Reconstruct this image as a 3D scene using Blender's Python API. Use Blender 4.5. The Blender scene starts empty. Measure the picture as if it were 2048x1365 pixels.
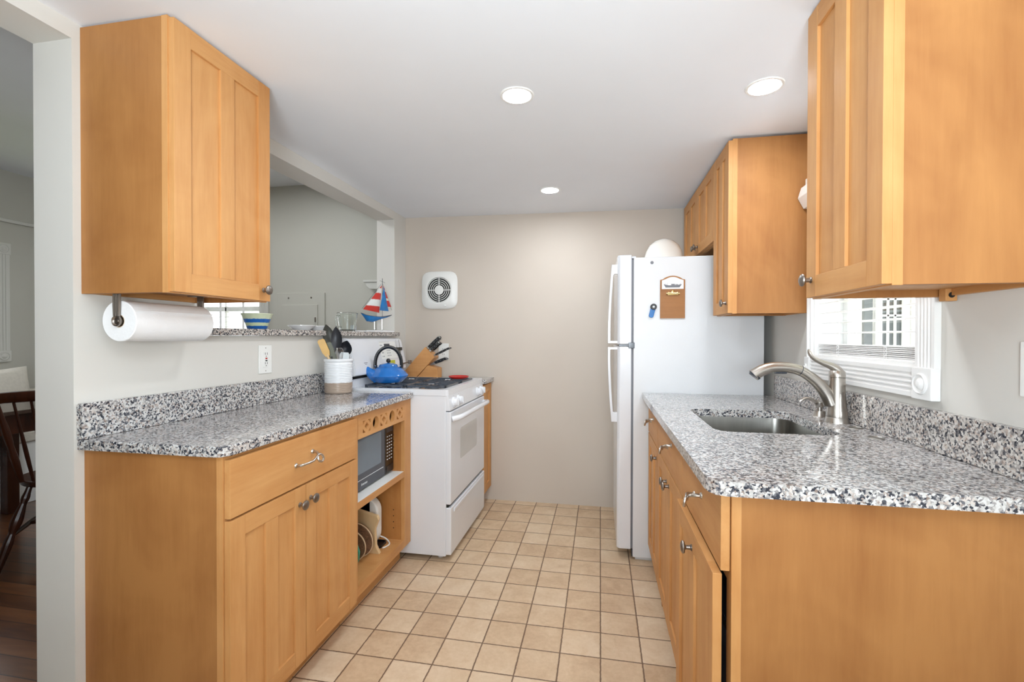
import bpy, bmesh, math, random
from math import sin, cos, pi, radians, sqrt
from mathutils import Vector, Matrix
random.seed(7)
scene = bpy.context.scene
COL = scene.collection

# ------------------------------------------------------------------ camera
YAW, PIT, ROL, CAMH, FPX = .1866, .0084, .0019, 1.2097, 934.83
s_, c_ = sin(YAW), cos(YAW)
up1 = Vector((-s_*sin(PIT), c_*sin(PIT), cos(PIT)))
fwd = Vector((-s_*cos(PIT), c_*cos(PIT), -sin(PIT)))
rt0 = Vector((c_, s_, 0))
right = rt0*cos(ROL) + up1*sin(ROL)
up = -rt0*sin(ROL) + up1*cos(ROL)
cd = bpy.data.cameras.new('camera')
cam = bpy.data.objects.new('camera', cd); COL.objects.link(cam)
cam.matrix_world = Matrix(((right.x, up.x, -fwd.x, 0), (right.y, up.y, -fwd.y, 0), (right.z, up.z, -fwd.z, CAMH), (0, 0, 0, 1)))
cd.sensor_width = 36; cd.lens = FPX/2048*36; cd.clip_start = .02
scene.camera = cam

# ------------------------------------------------------------------ world, exposure
scene.view_settings.view_transform = 'Standard'; scene.view_settings.look = 'None'
scene.view_settings.exposure = 0.26; scene.view_settings.gamma = 1; scene.view_settings.use_curve_mapping = False
WORLD = 3.4; LAMP = 200.0
w = bpy.data.worlds.new('world'); scene.world = w; w.use_nodes = True
w.node_tree.nodes['Background'].inputs[0].default_value = (.93, .965, 1.0, 1)
w.node_tree.nodes['Background'].inputs[1].default_value = WORLD

def area_light(name, loc, rot, sx, sy, power, col=(1, 1, 1)):
    l = bpy.data.lights.new(name, 'AREA'); l.shape = 'RECTANGLE'; l.size = sx; l.size_y = sy; l.energy = power; l.color = col
    o = bpy.data.objects.new(name, l); COL.objects.link(o); o.location = loc; o.rotation_euler = rot
    return o
# the photographer's flash, bounced off the ceiling beside the camera
area_light('bounce_flash', (.0, -.6, 1.25), (radians(180-34), 0, 0), .6, .6, 54, (.84, .93, 1))
# added fill light at the solid rear wall, favouring the right end panels
area_light('rear_fill_light', (.45, -1.68, 1.45), (radians(90), 0, 0), .9, 1.2, 1.5, (.92, .97, 1))
# added fill light that lifts the dining room, kept out of view
area_light('dining_fill_light', (-2.45, 2.5, 2.44), (0, 0, 0), .55, .55, 12, (.95, .98, 1))

# ------------------------------------------------------------------ materials
def lin(c):
    def f(v):
        v /= 255.0
        return v/12.92 if v <= .04045 else ((v+.055)/1.055)**2.4
    return (f(c[0]), f(c[1]), f(c[2]), 1)

class NT:
    def __init__(s, name):
        s.m = bpy.data.materials.new(name); s.m.use_nodes = True
        s.t = s.m.node_tree; s.n = s.t.nodes; s.b = s.n['Principled BSDF']; s.out = s.n['Material Output']
    def new(s, typ, **kw):
        n = s.n.new(typ)
        for k, v in kw.items(): setattr(n, k, v)
        return n
    def link(s, a, b): s.t.links.new(a, b)
    def coord(s, scale=(1, 1, 1), rot=(0, 0, 0)):
        tc = s.new('ShaderNodeTexCoord'); mp = s.new('ShaderNodeMapping')
        mp.inputs['Scale'].default_value = scale; mp.inputs['Rotation'].default_value = rot
        s.link(tc.outputs['Object'], mp.inputs['Vector']); return mp.outputs[0]
    def noise(s, vec, scale, detail=3, rough=.5, dist=0):
        n = s.new('ShaderNodeTexNoise'); n.inputs['Scale'].default_value = scale; n.inputs['Detail'].default_value = detail
        n.inputs['Roughness'].default_value = rough; n.inputs['Distortion'].default_value = dist
        s.link(vec, n.inputs['Vector']); return n.outputs['Fac']
    def ramp(s, fac, stops, interp='LINEAR'):
        r = s.new('ShaderNodeValToRGB'); e = r.color_ramp.elements; r.color_ramp.interpolation = interp
        while len(e) < len(stops): e.new(.5)
        for i, (p, c) in enumerate(stops): e[i].position = p; e[i].color = c
        s.link(fac, r.inputs[0]); return r.outputs[0]
    def math(s, op, a, b=None, clamp=False):
        n = s.new('ShaderNodeMath', operation=op, use_clamp=clamp)
        for i, v in enumerate((a, b)):
            if v is None: continue
            if isinstance(v, (int, float)): n.inputs[i].default_value = v
            else: s.link(v, n.inputs[i])
        return n.outputs[0]
    def mix(s, fac, a, b, mode='MIX'):
        n = s.new('ShaderNodeMix', data_type='RGBA', blend_type=mode)
        for sock, v in ((n.inputs[0], fac), (n.inputs[6], a), (n.inputs[7], b)):
            if isinstance(v, (int, float)): sock.default_value = v
            elif isinstance(v, tuple): sock.default_value = v
            else: s.link(v, sock)
        return n.outputs[2]
    def bump(s, h, strength=.2, dist=.002):
        b = s.new('ShaderNodeBump'); b.inputs['Strength'].default_value = strength; b.inputs['Distance'].default_value = dist
        s.link(h, b.inputs['Height']); s.link(b.outputs[0], s.b.inputs['Normal'])
    def base(s, v):
        if isinstance(v, tuple): s.b.inputs['Base Color'].default_value = v
        else: s.link(v, s.b.inputs['Base Color'])
    def set(s, **kw):
        names = dict(rough='Roughness', metal='Metallic', spec='Specular IOR Level', coat='Coat Weight', coatr='Coat Roughness', trans='Transmission Weight', ior='IOR', sheen='Sheen Weight', aniso='Anisotropic')
        for k, v in kw.items(): s.b.inputs[names[k]].default_value = v
        return s

def plain(name, c, rough=.5, var=.05, scale=12, bump=0, bscale=200, **kw):
    """a painted / moulded surface with faint procedural unevenness"""
    t = NT(name); v = t.coord()
    c = lin(c); n = t.noise(v, scale, 3)
    d = tuple(x*(1-var) for x in c[:3])+(1,); l = tuple(min(1, x*(1+var)) for x in c[:3])+(1,)
    t.base(t.ramp(n, [(.3, d), (.7, l)])); t.set(rough=rough, **kw)
    if bump: t.bump(t.noise(v, bscale, 2), bump, .001)
    return t.m

def wood(name, lo, hi, axis='z', rough=.52, blotch=.5, fine=.28, coat=.05, stretch=1.0):
    t = NT(name)
    sc = {'z': (1, 1, .09*stretch), 'y': (1, .09*stretch, 1), 'x': (.09*stretch, 1, 1)}[axis]
    v = t.coord(sc); v0 = t.coord((1, 1, 1))
    n1 = t.noise(v, 9, 5, .6, .6); n2 = t.noise(v, 70, 4, .65); n3 = t.noise(v0, 3.2, 3, .55, 1.2)
    f = t.math('ADD', t.math('MULTIPLY', n1, .6), t.math('MULTIPLY', n3, blotch*.8))
    f = t.math('ADD', f, t.math('MULTIPLY', t.math('SUBTRACT', n2, .5), fine))
    mid = tuple((a+b)/2 for a, b in zip(lin(lo), lin(hi)))
    t.base(t.ramp(f, [(.3, lin(lo)), (.5, mid), (.72, lin(hi))])); t.set(rough=rough, coat=coat, coatr=.45, spec=.35)
    t.bump(n2, .05, .0008)
    return t.m

def metal(name, c, rough=.3, var=.1, brushed=None):
    t = NT(name); v = t.coord(brushed or (1, 1, 1)); n = t.noise(v, 60 if brushed else 20, 3)
    c = lin(c)
    t.base(t.ramp(n, [(.3, tuple(x*(1-var) for x in c[:3])+(1,)), (.7, c)])); t.set(rough=rough, metal=1)
    return t.m

def granite(name, tint=(1, 1, 1)):
    t = NT(name); v = t.coord()
    def T(c): l = lin(c); return (l[0]*tint[0], l[1]*tint[1], l[2]*tint[2], 1)
    warp = t.new('ShaderNodeTexNoise'); warp.inputs['Scale'].default_value = 160; t.link(v, warp.inputs['Vector'])
    vm = t.new('ShaderNodeVectorMath', operation='MULTIPLY_ADD'); t.link(warp.outputs['Color'], vm.inputs[0]); vm.inputs[1].default_value = (.007, .007, .007); t.link(v, vm.inputs[2])
    vo = t.new('ShaderNodeTexVoronoi'); vo.inputs['Scale'].default_value = 200; t.link(vm.outputs[0], vo.inputs['Vector'])
    sep = t.new('ShaderNodeSeparateColor'); t.link(vo.outputs['Color'], sep.inputs[0])
    big = t.noise(v, 75, 4, .6)
    f = t.math('ADD', t.math('MULTIPLY', sep.outputs[0], .62), t.math('MULTIPLY', big, .5))
    col = t.ramp(f, [(.0, T((26, 28, 36))), (.33, T((50, 53, 63))), (.42, T((104, 105, 110))), (.52, T((156, 152, 150))), (.62, T((186, 183, 179))), (.78, T((210, 209, 207)))], 'LINEAR')
    pink = t.math('GREATER_THAN', sep.outputs[1], .83)
    col = t.mix(t.math('MULTIPLY', pink, .4), col, T((196, 172, 156)))
    t.base(col); t.set(rough=.11, coat=.3, coatr=.04)
    return t.m

def tile_floor(name):
    t = NT(name); P = .1528; X0 = .0051; Y0 = 1.7828; G = .0029
    tc = t.new('ShaderNodeTexCoord'); v = tc.outputs['Object']
    sep = t.new('ShaderNodeSeparateXYZ'); t.link(v, sep.inputs[0])
    jit = t.math('MULTIPLY', t.math('SUBTRACT', t.noise(v, 70, 3, .6), .5), .0045)
    cells = []; dists = []
    for ax, o in ((0, X0), (1, Y0)):
        u = t.math('DIVIDE', t.math('SUBTRACT', t.math('ADD', sep.outputs[ax], jit), o-50*P), P)
        fl = t.math('FLOOR', u); fr = t.math('SUBTRACT', u, fl)
        cells.append(fl); dists.append(t.math('MULTIPLY', t.math('MINIMUM', fr, t.math('SUBTRACT', 1.0, fr)), P))
    d = t.math('MINIMUM', dists[0], dists[1])
    cv = t.new('ShaderNodeCombineXYZ'); t.link(cells[0], cv.inputs[0]); t.link(cells[1], cv.inputs[1])
    wn = t.new('ShaderNodeTexWhiteNoise', noise_dimensions='2D'); t.link(cv.outputs[0], wn.inputs['Vector'])
    vm = t.new('ShaderNodeVectorMath', operation='MULTIPLY_ADD'); t.link(wn.outputs['Color'], vm.inputs[0]); vm.inputs[1].default_value = (9, 9, 9); t.link(v, vm.inputs[2])
    blot = t.noise(vm.outputs[0], 9, 5, .6, .6); fine = t.noise(v, 60, 4, .6)
    f = t.math('ADD', t.math('MULTIPLY', blot, .62), t.math('MULTIPLY', wn.outputs['Value'], .22)); f = t.math('ADD', f, t.math('MULTIPLY', t.math('SUBTRACT', fine, .5), .3))
    col = t.ramp(f, [(.22, lin((192, 161, 128))), (.42, lin((211, 184, 151))), (.60, lin((222, 199, 169))), (.8, lin((230, 213, 190)))])
    pit = t.math('LESS_THAN', t.noise(vm.outputs[0], 55, 5, .75, .8), .305)
    col = t.mix(t.math('MULTIPLY', pit, .55), col, lin((140, 112, 90)))
    gm = t.new('ShaderNodeMapRange'); t.link(d, gm.inputs[0]); gm.inputs[1].default_value = G*.55; gm.inputs[2].default_value = G*1.25; gm.inputs[3].default_value = 1; gm.inputs[4].default_value = 0
    col = t.mix(gm.outputs[0], col, lin((112, 86, 66)))
    t.base(col); t.set(rough=.42)
    hh = t.new('ShaderNodeMapRange'); t.link(d, hh.inputs[0]); hh.inputs[1].default_value = G*.5; hh.inputs[2].default_value = .006
    t.bump(t.math('ADD', hh.outputs[0], t.math('MULTIPLY', blot, .5)), .45, .002)
    return t.m

def plank_floor(name):
    t = NT(name); tc = t.new('ShaderNodeTexCoord'); v = tc.outputs['Object']
    sep = t.new('ShaderNodeSeparateXYZ'); t.link(v, sep.inputs[0])
    u = t.math('DIVIDE', t.math('ADD', sep.outputs[1], 50.0), .083); fl = t.math('FLOOR', u); fr = t.math('SUBTRACT', u, fl)
    wn = t.new('ShaderNodeTexWhiteNoise', noise_dimensions='1D'); t.link(fl, wn.inputs['W'])
    mp = t.new('ShaderNodeMapping'); mp.inputs['Scale'].default_value = (.12, 1, 1); t.link(v, mp.inputs[0])
    vm = t.new('ShaderNodeVectorMath', operation='MULTIPLY_ADD'); t.link(wn.outputs['Color'], vm.inputs[0]); vm.inputs[1].default_value = (5, 5, 5); t.link(mp.outputs[0], vm.inputs[2])
    g = t.noise(vm.outputs[0], 22, 5, .6, .5)
    f = t.math('ADD', t.math('MULTIPLY', g, .7), t.math('MULTIPLY', wn.outputs['Value'], .25))
    col = t.ramp(f, [(.25, lin((70, 38, 18))), (.5, lin((104, 62, 32))), (.75, lin((132, 84, 46)))])
    gap = t.math('LESS_THAN', t.math('MINIMUM', fr, t.math('SUBTRACT', 1.0, fr)), .025)
    t.base(t.mix(gap, col, lin((44, 24, 12)))); t.set(rough=.28, coat=.3, coatr=.1)
    return t.m

def glass_pane(name, tint=(1, 1, 1, 1), refl=.08):
    t = NT(name); tr = t.new('ShaderNodeBsdfTransparent'); gl = t.new('ShaderNodeBsdfGlossy'); mx = t.new('ShaderNodeMixShader')
    lw = t.new('ShaderNodeLayerWeight'); fr = t.math('ADD', t.math('MULTIPLY', t.math('POWER', lw.outputs['Facing'], 4.0), .7), .04)
    tr.inputs[0].default_value = tint; gl.inputs['Roughness'].default_value = .02
    t.link(fr, mx.inputs[0]); t.link(tr.outputs[0], mx.inputs[1]); t.link(gl.outputs[0], mx.inputs[2]); t.link(mx.outputs[0], t.out.inputs[0])
    return t.m

def clear_glass(name, c=(250, 254, 252)):
    t = NT(name); n = t.noise(t.coord(), 30, 2); l = lin(c)
    t.base(t.ramp(n, [(.2, tuple(x*.98 for x in l[:3])+(1,)), (.8, l)])); t.set(rough=.02, trans=1, ior=1.45); return t.m

def emit(name, c, k):
    t = NT(name); e = t.new('ShaderNodeEmission'); e.inputs[0].default_value = c; e.inputs[1].default_value = k
    t.link(e.outputs[0], t.out.inputs[0]); return t.m

def bands(name, axis, stops, z0, z1, rough=.4, **kw):
    """colour bands along an object axis (glaze bands, sail stripes)"""
    t = NT(name); tc = t.new('ShaderNodeTexCoord'); sep = t.new('ShaderNodeSeparateXYZ'); t.link(tc.outputs['Object'], sep.inputs[0])
    wob = t.math('MULTIPLY', t.math('SUBTRACT', t.noise(tc.outputs['Object'], 60, 2), .5), kw.pop('wob', 0))
    mr = t.new('ShaderNodeMapRange'); t.link(t.math('ADD', sep.outputs['xyz'.index(axis)], wob), mr.inputs[0]); mr.inputs[1].default_value = z0; mr.inputs[2].default_value = z1
    t.base(t.ramp(mr.outputs[0], stops, 'CONSTANT')); t.set(rough=rough, **kw); return t.m

MAP_LO, MAP_HI = (186, 128, 71), (213, 161, 103)
M = {}
M['wood'] = wood('maple_vertical', MAP_LO, MAP_HI, 'z')
M['woody'] = wood('maple_along_wall', MAP_LO, MAP_HI, 'y')
M['woodx'] = wood('maple_across', MAP_LO, MAP_HI, 'x')
M['woodside'] = wood('maple_veneer_shaded', (140, 87, 42), (174, 121, 68), 'z', blotch=.8, fine=.22)  # side veneer, its maple tone darkened to carry the end panels' shade
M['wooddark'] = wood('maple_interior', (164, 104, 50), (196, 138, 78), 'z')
M['block'] = wood('beech_block', (192, 132, 76), (220, 166, 108), 'x', rough=.45, coat=.05)
M['board'] = wood('pale_maple_board', (206, 172, 124), (228, 200, 158), 'z', rough=.5, coat=0)
M['clip'] = wood('oak_clipboard', (146, 96, 50), (178, 124, 72), 'x', rough=.45)
M['darkwood'] = wood('mahogany_dark', (40, 18, 10), (74, 36, 20), 'z', rough=.25)
M['darktop'] = wood('table_top_dark', (52, 40, 34), (80, 62, 52), 'x', rough=.2)
M['granite'] = granite('speckled_granite')
M['granite_b'] = granite('speckled_granite_warm', (1.0, .96, .92))
M['tile'] = tile_floor('beige_ceramic_tile')
M['plank'] = plank_floor('oak_planks')
M['paint'] = plain('greige_wall_paint', (216, 213, 206), .6, .015, 3, .05, 300)
M['paintb'] = plain('warm_beige_wall_paint', (206, 195, 182), .6, .015, 3, .05, 300)
M['paintd'] = plain('grey_dining_paint', (190, 188, 178), .6, .015, 3, .05, 300)
M['trimgrey'] = plain('greige_trim_paint', (206, 205, 198), .45, .015, 3, .03, 200)
M['ceil'] = plain('ceiling_white', (236, 239, 244), .7, .01, 4, .03, 250)
M['trim'] = plain('white_trim_gloss', (240, 240, 238), .3, .015, 6)
M['white'] = plain('white_enamel', (228, 230, 234), .16, .01, 6, coat=.3)
M['whitetex'] = plain('white_pebbled_enamel', (226, 228, 230), .42, .012, 9, .3, 420)
M['plastic'] = plain('white_plastic', (238, 238, 234), .35, .012, 10)
M['blind'] = plain('white_blind_vinyl', (246, 246, 244), .35, .01, 10)
M['paper'] = plain('quilted_paper_towel', (244, 244, 244), .9, .012, 30, .6, 130)
M['nickel'] = metal('brushed_nickel', (196, 190, 182), .3, .08)
M['steel'] = metal('brushed_steel', (176, 174, 168), .28, .12, (1, 1, .06))
M['chrome'] = metal('polished_chrome', (206, 206, 208), .1, .05)
M['pewter'] = metal('aged_pewter', (150, 142, 134), .36, .15)
M['brass'] = metal('pale_brass', (214, 188, 128), .25, .08)
M['iron'] = plain('cast_iron_grey', (66, 72, 80), .24, .15, 40)
M['black'] = plain('black_plastic', (20, 20, 22), .35, .1, 30)
M['blackgloss'] = plain('black_gloss_panel', (14, 14, 16), .08, .1, 20)
M['slate'] = plain('slate_grey_door', (62, 66, 74), .2, .06, 8)
M['mwglass'] = plain('microwave_screen_mesh', (104, 116, 126), .12, .06, 6)
M['nylon'] = plain('black_nylon', (40, 42, 48), .4, .08, 25)
M['olive'] = plain('olive_silicone', (74, 74, 34), .4, .08, 25)
M['char'] = plain('charcoal_nylon', (64, 64, 58), .45, .08, 25)
M['mustard'] = plain('mustard_silicone', (206, 160, 70), .4, .06, 25)
M['lime'] = plain('yellow_green_label', (206, 204, 60), .5, .05, 25)
M['frost'] = plain('frosted_plastic', (206, 212, 214), .4, .04, 20)
M['kettle'] = plain('blue_enamel', (30, 112, 192), .1, .05, 9, coat=.6)
M['red'] = plain('red_glaze', (190, 44, 38), .25, .1, 30)
M['greytext'] = plain('grey_print', (120, 122, 128), .5, .05, 20)
M['greywin'] = plain('grey_oven_glass', (200, 201, 200), .08, .03, 8, coat=.5)
M['dark'] = plain('dark_void', (18, 16, 15), .8, .1, 10)
M['whiteprint'] = plain('white_print', (225, 228, 230), .5, .03, 20)
M['cork'] = plain('granular_cork', (126, 92, 66), .85, .38, 160, .5, 160)
M['corkrim'] = plain('pale_rim', (216, 188, 152), .6, .08, 40)
M['teal'] = plain('teal_plastic', (38, 150, 126), .4, .06, 20)
M['linen'] = plain('oatmeal_linen', (214, 208, 196), .9, .05, 60, .5, 500)
M['bagblue'] = plain('blue_clip_plastic', (28, 110, 180), .35, .06, 20)
M['bin'] = plain('blue_grey_bin', (92, 104, 124), .45, .06, 15)
M['siding'] = plain('cream_siding', (240, 236, 228), .7, .02, 3)
M['dkpane'] = plain('dark_reflecting_pane', (52, 60, 58), .06, .35, 5)
M['leaf'] = plain('garden_leaves', (150, 160, 100), .7, .5, 5)
M['grass'] = plain('lawn', (140, 150, 90), .9, .2, 8)
M['lamp'] = emit('lamp_lens', (.90, .95, 1, 1), LAMP)
M['pane'] = glass_pane('window_glass')
M['cup'] = clear_glass('pressed_glass')
M['bowl'] = bands('glazed_bowl', 'z', [(0, lin((24, 92, 168))), (.22, lin((196, 208, 170))), (.42, lin((24, 96, 176))), (.66, lin((206, 214, 184)))], 0, .072, .3, wob=.006)
M['crock'] = bands('two_tone_crock', 'z', [(0, lin((176, 158, 142))), (.30, lin((236, 238, 240)))], 0, .19, .3, wob=.006)
M['potwhite'] = plain('white_porcelain', (240, 240, 240), .15, .01, 10, coat=.4)
M['dome'] = plain('cream_white_glaze', (244, 240, 232), .14, .01, 10, coat=.4)
M['sail_r'] = bands('striped_sail', 'z', [(0, lin((196, 48, 40))), (.26, lin((222, 226, 224))), (.5, lin((200, 50, 42))), (.74, lin((226, 230, 228))), (.92, lin((196, 60, 48)))], 1.385, 1.585, .3)
M['sail_b'] = plain('blue_enamel_sail', (24, 116, 184), .25, .12, 40)
M['hull'] = plain('blue_hull', (20, 112, 180), .2, .1, 20)

# ------------------------------------------------------------------ mesh builder
class MB:
    def __init__(s): s.bm = bmesh.new()
    def merge(s, tb, mi=0, mat=None):
        if mat is not None: tb.transform(mat)
        for f in tb.faces: f.material_index = mi
        me = bpy.data.meshes.new('t'); tb.to_mesh(me); tb.free(); s.bm.from_mesh(me); bpy.data.meshes.remove(me); return s
    def box(s, x0, x1, y0, y1, z0, z1, bev=0, mi=0, seg=2, mat=None):
        tb = bmesh.new(); bmesh.ops.create_cube(tb, size=1)
        for v in tb.verts: v.co = Vector(((x0+x1)/2+v.co.x*(x1-x0), (y0+y1)/2+v.co.y*(y1-y0), (z0+z1)/2+v.co.z*(z1-z0)))
        if bev: bmesh.ops.bevel(tb, geom=tb.edges[:], offset=bev, segments=seg, affect='EDGES', profile=.5)
        return s.merge(tb, mi, mat)
    def prism(s, poly, axis, a0, a1, holes=(), bev=0, mi=0, mat=None, seg=2):
        """polygon in the plane normal to axis (x: (y,z), y: (x,z), z: (x,y)), extruded a0..a1, with holes"""
        tb = bmesh.new()
        def P(p, a): return {'x': (a, p[0], p[1]), 'y': (p[0], a, p[1]), 'z': (p[0], p[1], a)}[axis]
        loops = [poly]+list(holes); rings = []
        for lp in loops:
            r0 = [tb.verts.new(P(p, a0)) for p in lp]; r1 = [tb.verts.new(P(p, a1)) for p in lp]; rings.append((r0, r1))
        for r0, r1 in rings:
            n = len(r0)
            for i in range(n): tb.faces.new((r0[i], r0[(i+1) % n], r1[(i+1) % n], r1[i]))
        if not holes:
            tb.faces.new(rings[0][0]); tb.faces.new(rings[0][1])
        else:
            for k in (0, 1):
                es = []
                for r in rings:
                    rr = r[k]
                    for i in range(len(rr)):
                        e = tb.edges.get((rr[i], rr[(i+1) % len(rr)])); es.append(e)
                bmesh.ops.triangle_fill(tb, edges=es, use_beauty=True)
        bmesh.ops.recalc_face_normals(tb, faces=tb.faces[:])
        if bev:
            es = [e for e in tb.edges if len(e.link_faces) == 2 and e.calc_face_angle(0) > .6]
            bmesh.ops.bevel(tb, geom=es, offset=bev, segments=seg, affect='EDGES', profile=.5)
        return s.merge(tb, mi, mat)
    def lathe(s, prof, center=(0, 0, 0), axis=(0, 0, 1), segs=32, mi=0, mat=None, fn=None):
        """prof: list of (r, h); r=0 ends closed"""
        tb = bmesh.new(); rings = []
        for r, h in prof:
            if r <= 1e-6: rings.append([tb.verts.new((0, 0, h))])
            else:
                ring = []
                for k in range(segs):
                    a = 2*pi*k/segs; rr = r if fn is None else fn(r, h, a)
                    ring.append(tb.verts.new((rr*cos(a), rr*sin(a), h)))
                rings.append(ring)
        for a, b in zip(rings, rings[1:]):
            na, nb = len(a), len(b)
            if na == 1 and nb == 1: continue
            for k in range(segs):
                k2 = (k+1) % segs
                if na == 1: tb.faces.new((a[0], b[k2], b[k]))
                elif nb == 1: tb.faces.new((a[k], a[k2], b[0]))
                else: tb.faces.new((a[k], a[k2], b[k2], b[k]))
        bmesh.ops.recalc_face_normals(tb, faces=tb.faces[:])
        R = Vector((0, 0, 1)).rotation_difference(Vector(axis)).to_matrix().to_4x4()
        T = Matrix.Translation(center) @ R
        return s.merge(tb, mi, T if mat is None else mat @ T)
    def cyl(s, p0, p1, r0, r1=None, segs=20, mi=0, mat=None):
        p0, p1 = Vector(p0), Vector(p1); L = (p1-p0).length; r1 = r0 if r1 is None else r1
        return s.lathe([(0, 0), (r0, 0), (r1, L), (0, L)], p0, (p1-p0).normalized(), segs, mi, mat)
    def tube(s, pts, r, segs=10, closed=False, mi=0, mat=None, flat=1.0, smooth=0):
        pts = [Vector(p) for p in pts]; rs = list(r) if isinstance(r, (list, tuple)) else [r]*len(pts)
        for _ in range(smooth):
            np_, nr = [pts[0]], [rs[0]]
            for (a, ra), (b, rb) in zip(zip(pts, rs), zip(pts[1:], rs[1:])):
                np_ += [a.lerp(b, .25), a.lerp(b, .75)]; nr += [ra*.75+rb*.25, ra*.25+rb*.75]
            np_.append(pts[-1]); nr.append(rs[-1]); pts, rs = np_, nr
        tb = bmesh.new(); rings = []; n = len(pts); nrm = None
        for i, p in enumerate(pts):
            if closed: d = pts[(i+1) % n]-pts[i-1]
            else: d = pts[min(i+1, n-1)]-pts[max(i-1, 0)]
            d.normalize()
            if nrm is None:
                nrm = Vector((0, 0, 1)) if abs(d.z) < .9 else Vector((1, 0, 0))
            nrm = (nrm-d*nrm.dot(d)).normalized(); b = d.cross(nrm)
            rings.append([tb.verts.new(p+(nrm*cos(2*pi*k/segs)*flat+b*sin(2*pi*k/segs))*rs[i]) for k in range(segs)])
        m = n if closed else n-1
        for i in range(m):
            a, b = rings[i], rings[(i+1) % n]
            for k in range(segs): tb.faces.new((a[k], a[(k+1) % segs], b[(k+1) % segs], b[k]))
        if not closed: tb.faces.new(rings[0][::-1]); tb.faces.new(rings[-1])
        bmesh.ops.recalc_face_normals(tb, faces=tb.faces[:])
        return s.merge(tb, mi, mat)
    def ball(s, c, r, sc=(1, 1, 1), mi=0, mat=None, u=20, v=12):
        tb = bmesh.new(); bmesh.ops.create_uvsphere(tb, u_segments=u, v_segments=v, radius=r)
        for q in tb.verts: q.co = Vector((c[0]+q.co.x*sc[0], c[1]+q.co.y*sc[1], c[2]+q.co.z*sc[2]))
        return s.merge(tb, mi, mat)
    def quads(s, verts, faces, mi=0, mat=None):
        tb = bmesh.new(); vs = [tb.verts.new(v) for v in verts]
        for f in faces: tb.faces.new([vs[i] for i in f])
        bmesh.ops.recalc_face_normals(tb, faces=tb.faces[:])
        return s.merge(tb, mi, mat)

def obj(name, mb, mats, parent=None, label=None, ang=28, local=False, kind=None):
    """link the collected shapes as ONE mesh object; coordinates are world ones unless local"""
    me = bpy.data.meshes.new(name)
    if parent is not None and not local:
        off = Vector((0, 0, 0)); p = parent
        while p is not None: off += p.location; p = p.parent
        mb.bm.transform(Matrix.Translation(-off))
    mb.bm.to_mesh(me); mb.bm.free()
    for m in (mats if isinstance(mats, (list, tuple)) else [mats]): me.materials.append(m)
    me.polygons.foreach_set('use_smooth', [True]*len(me.polygons)); me.set_sharp_from_angle(angle=radians(ang))
    o = bpy.data.objects.new(name, me); COL.objects.link(o)
    wn = o.modifiers.new('weighted_normals', 'WEIGHTED_NORMAL'); wn.keep_sharp = True; wn.weight = 80
    if parent is not None: o.parent = parent
    if label: o['label'] = label
    if kind: o['kind'] = kind
    return o

def thing(name, label, cat, loc=(0, 0, 0), rotz=0, group=None):
    o = bpy.data.objects.new(name, None); COL.objects.link(o); o.empty_display_size = .05
    o.location = loc; o.rotation_euler = (0, 0, rotz); o['label'] = label; o['category'] = cat
    if group: o['group'] = group
    return o
def tag(o, label, cat, group=None):
    o['label'] = label; o['category'] = cat
    if group: o['group'] = group
    return o
def struct(name, mb, m, parent=None, label=None):
    o = obj(name, mb, m, parent)
    if parent is None: o['kind'] = 'structure'
    if label: o['label'] = label
    return o
def dup(root, loc, label=None, rotz=None, group=None):
    r = root.copy(); COL.objects.link(r); r.location = loc
    if rotz is not None: r.rotation_euler = (0, 0, rotz)
    if label: r['label'] = label
    if group: r['group'] = group
    for ch in list(root.children):
        c = ch.copy(); COL.objects.link(c); c.parent = r
        for g in ch.children:
            d = g.copy(); COL.objects.link(d); d.parent = c
    return r
def text_mesh(name, s, size, mat4, m, parent, extrude=.0004):
    cu = bpy.data.curves.new(name, 'FONT'); cu.body = s; cu.size = size; cu.extrude = extrude; cu.align_x = 'CENTER'; cu.align_y = 'CENTER'
    to = bpy.data.objects.new(name+'_c', cu); me = bpy.data.meshes.new_from_object(to); bpy.data.objects.remove(to); bpy.data.curves.remove(cu)
    me.materials.append(m); me.transform(mat4)
    off = Vector((0, 0, 0)); p = parent
    while p is not None: off += p.location; p = p.parent
    me.transform(Matrix.Translation(-off))
    o = bpy.data.objects.new(name, me); COL.objects.link(o); o.parent = parent; return o
def circle(cx, cy, r, n=24, ry=None): return [(cx+r*cos(2*pi*k/n), cy+(ry or r)*sin(2*pi*k/n)) for k in range(n)]
def rrect(x0, x1, y0, y1, r, n=5):
    out = []
    for cx, cy, a0 in ((x1-r, y1-r, 0), (x0+r, y1-r, 90), (x0+r, y0+r, 180), (x1-r, y0+r, 270)):
        for k in range(n+1):
            a = radians(a0+90*k/n); out.append((cx+r*cos(a), cy+r*sin(a)))
    return out

# ------------------------------------------------------------------ shell
XL, XR, YB, YF = -1.473, .874, 3.385, -1.7
XLD = -1.611
def CZ(x, y): return 2.104-.0115*(x+1.47)+.008*(y-1.1)

mb = MB(); mb.box(XLD, 1.02, YF, 3.5, -.08, 0); struct('floor', mb, M['tile'])
mb = MB(); c = [(x, y) for x in (XL-.01, XR+.01) for y in (YF, YB+.01)]
v = [(x, y, CZ(x, y)) for x, y in c]+[(x, y, 2.3) for x, y in c]
mb.quads(v, [(0, 1, 3, 2), (4, 5, 7, 6), (0, 1, 5, 4), (2, 3, 7, 6), (0, 2, 6, 4), (1, 3, 7, 5)]); struct('ceiling', mb, M['ceil'])
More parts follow.
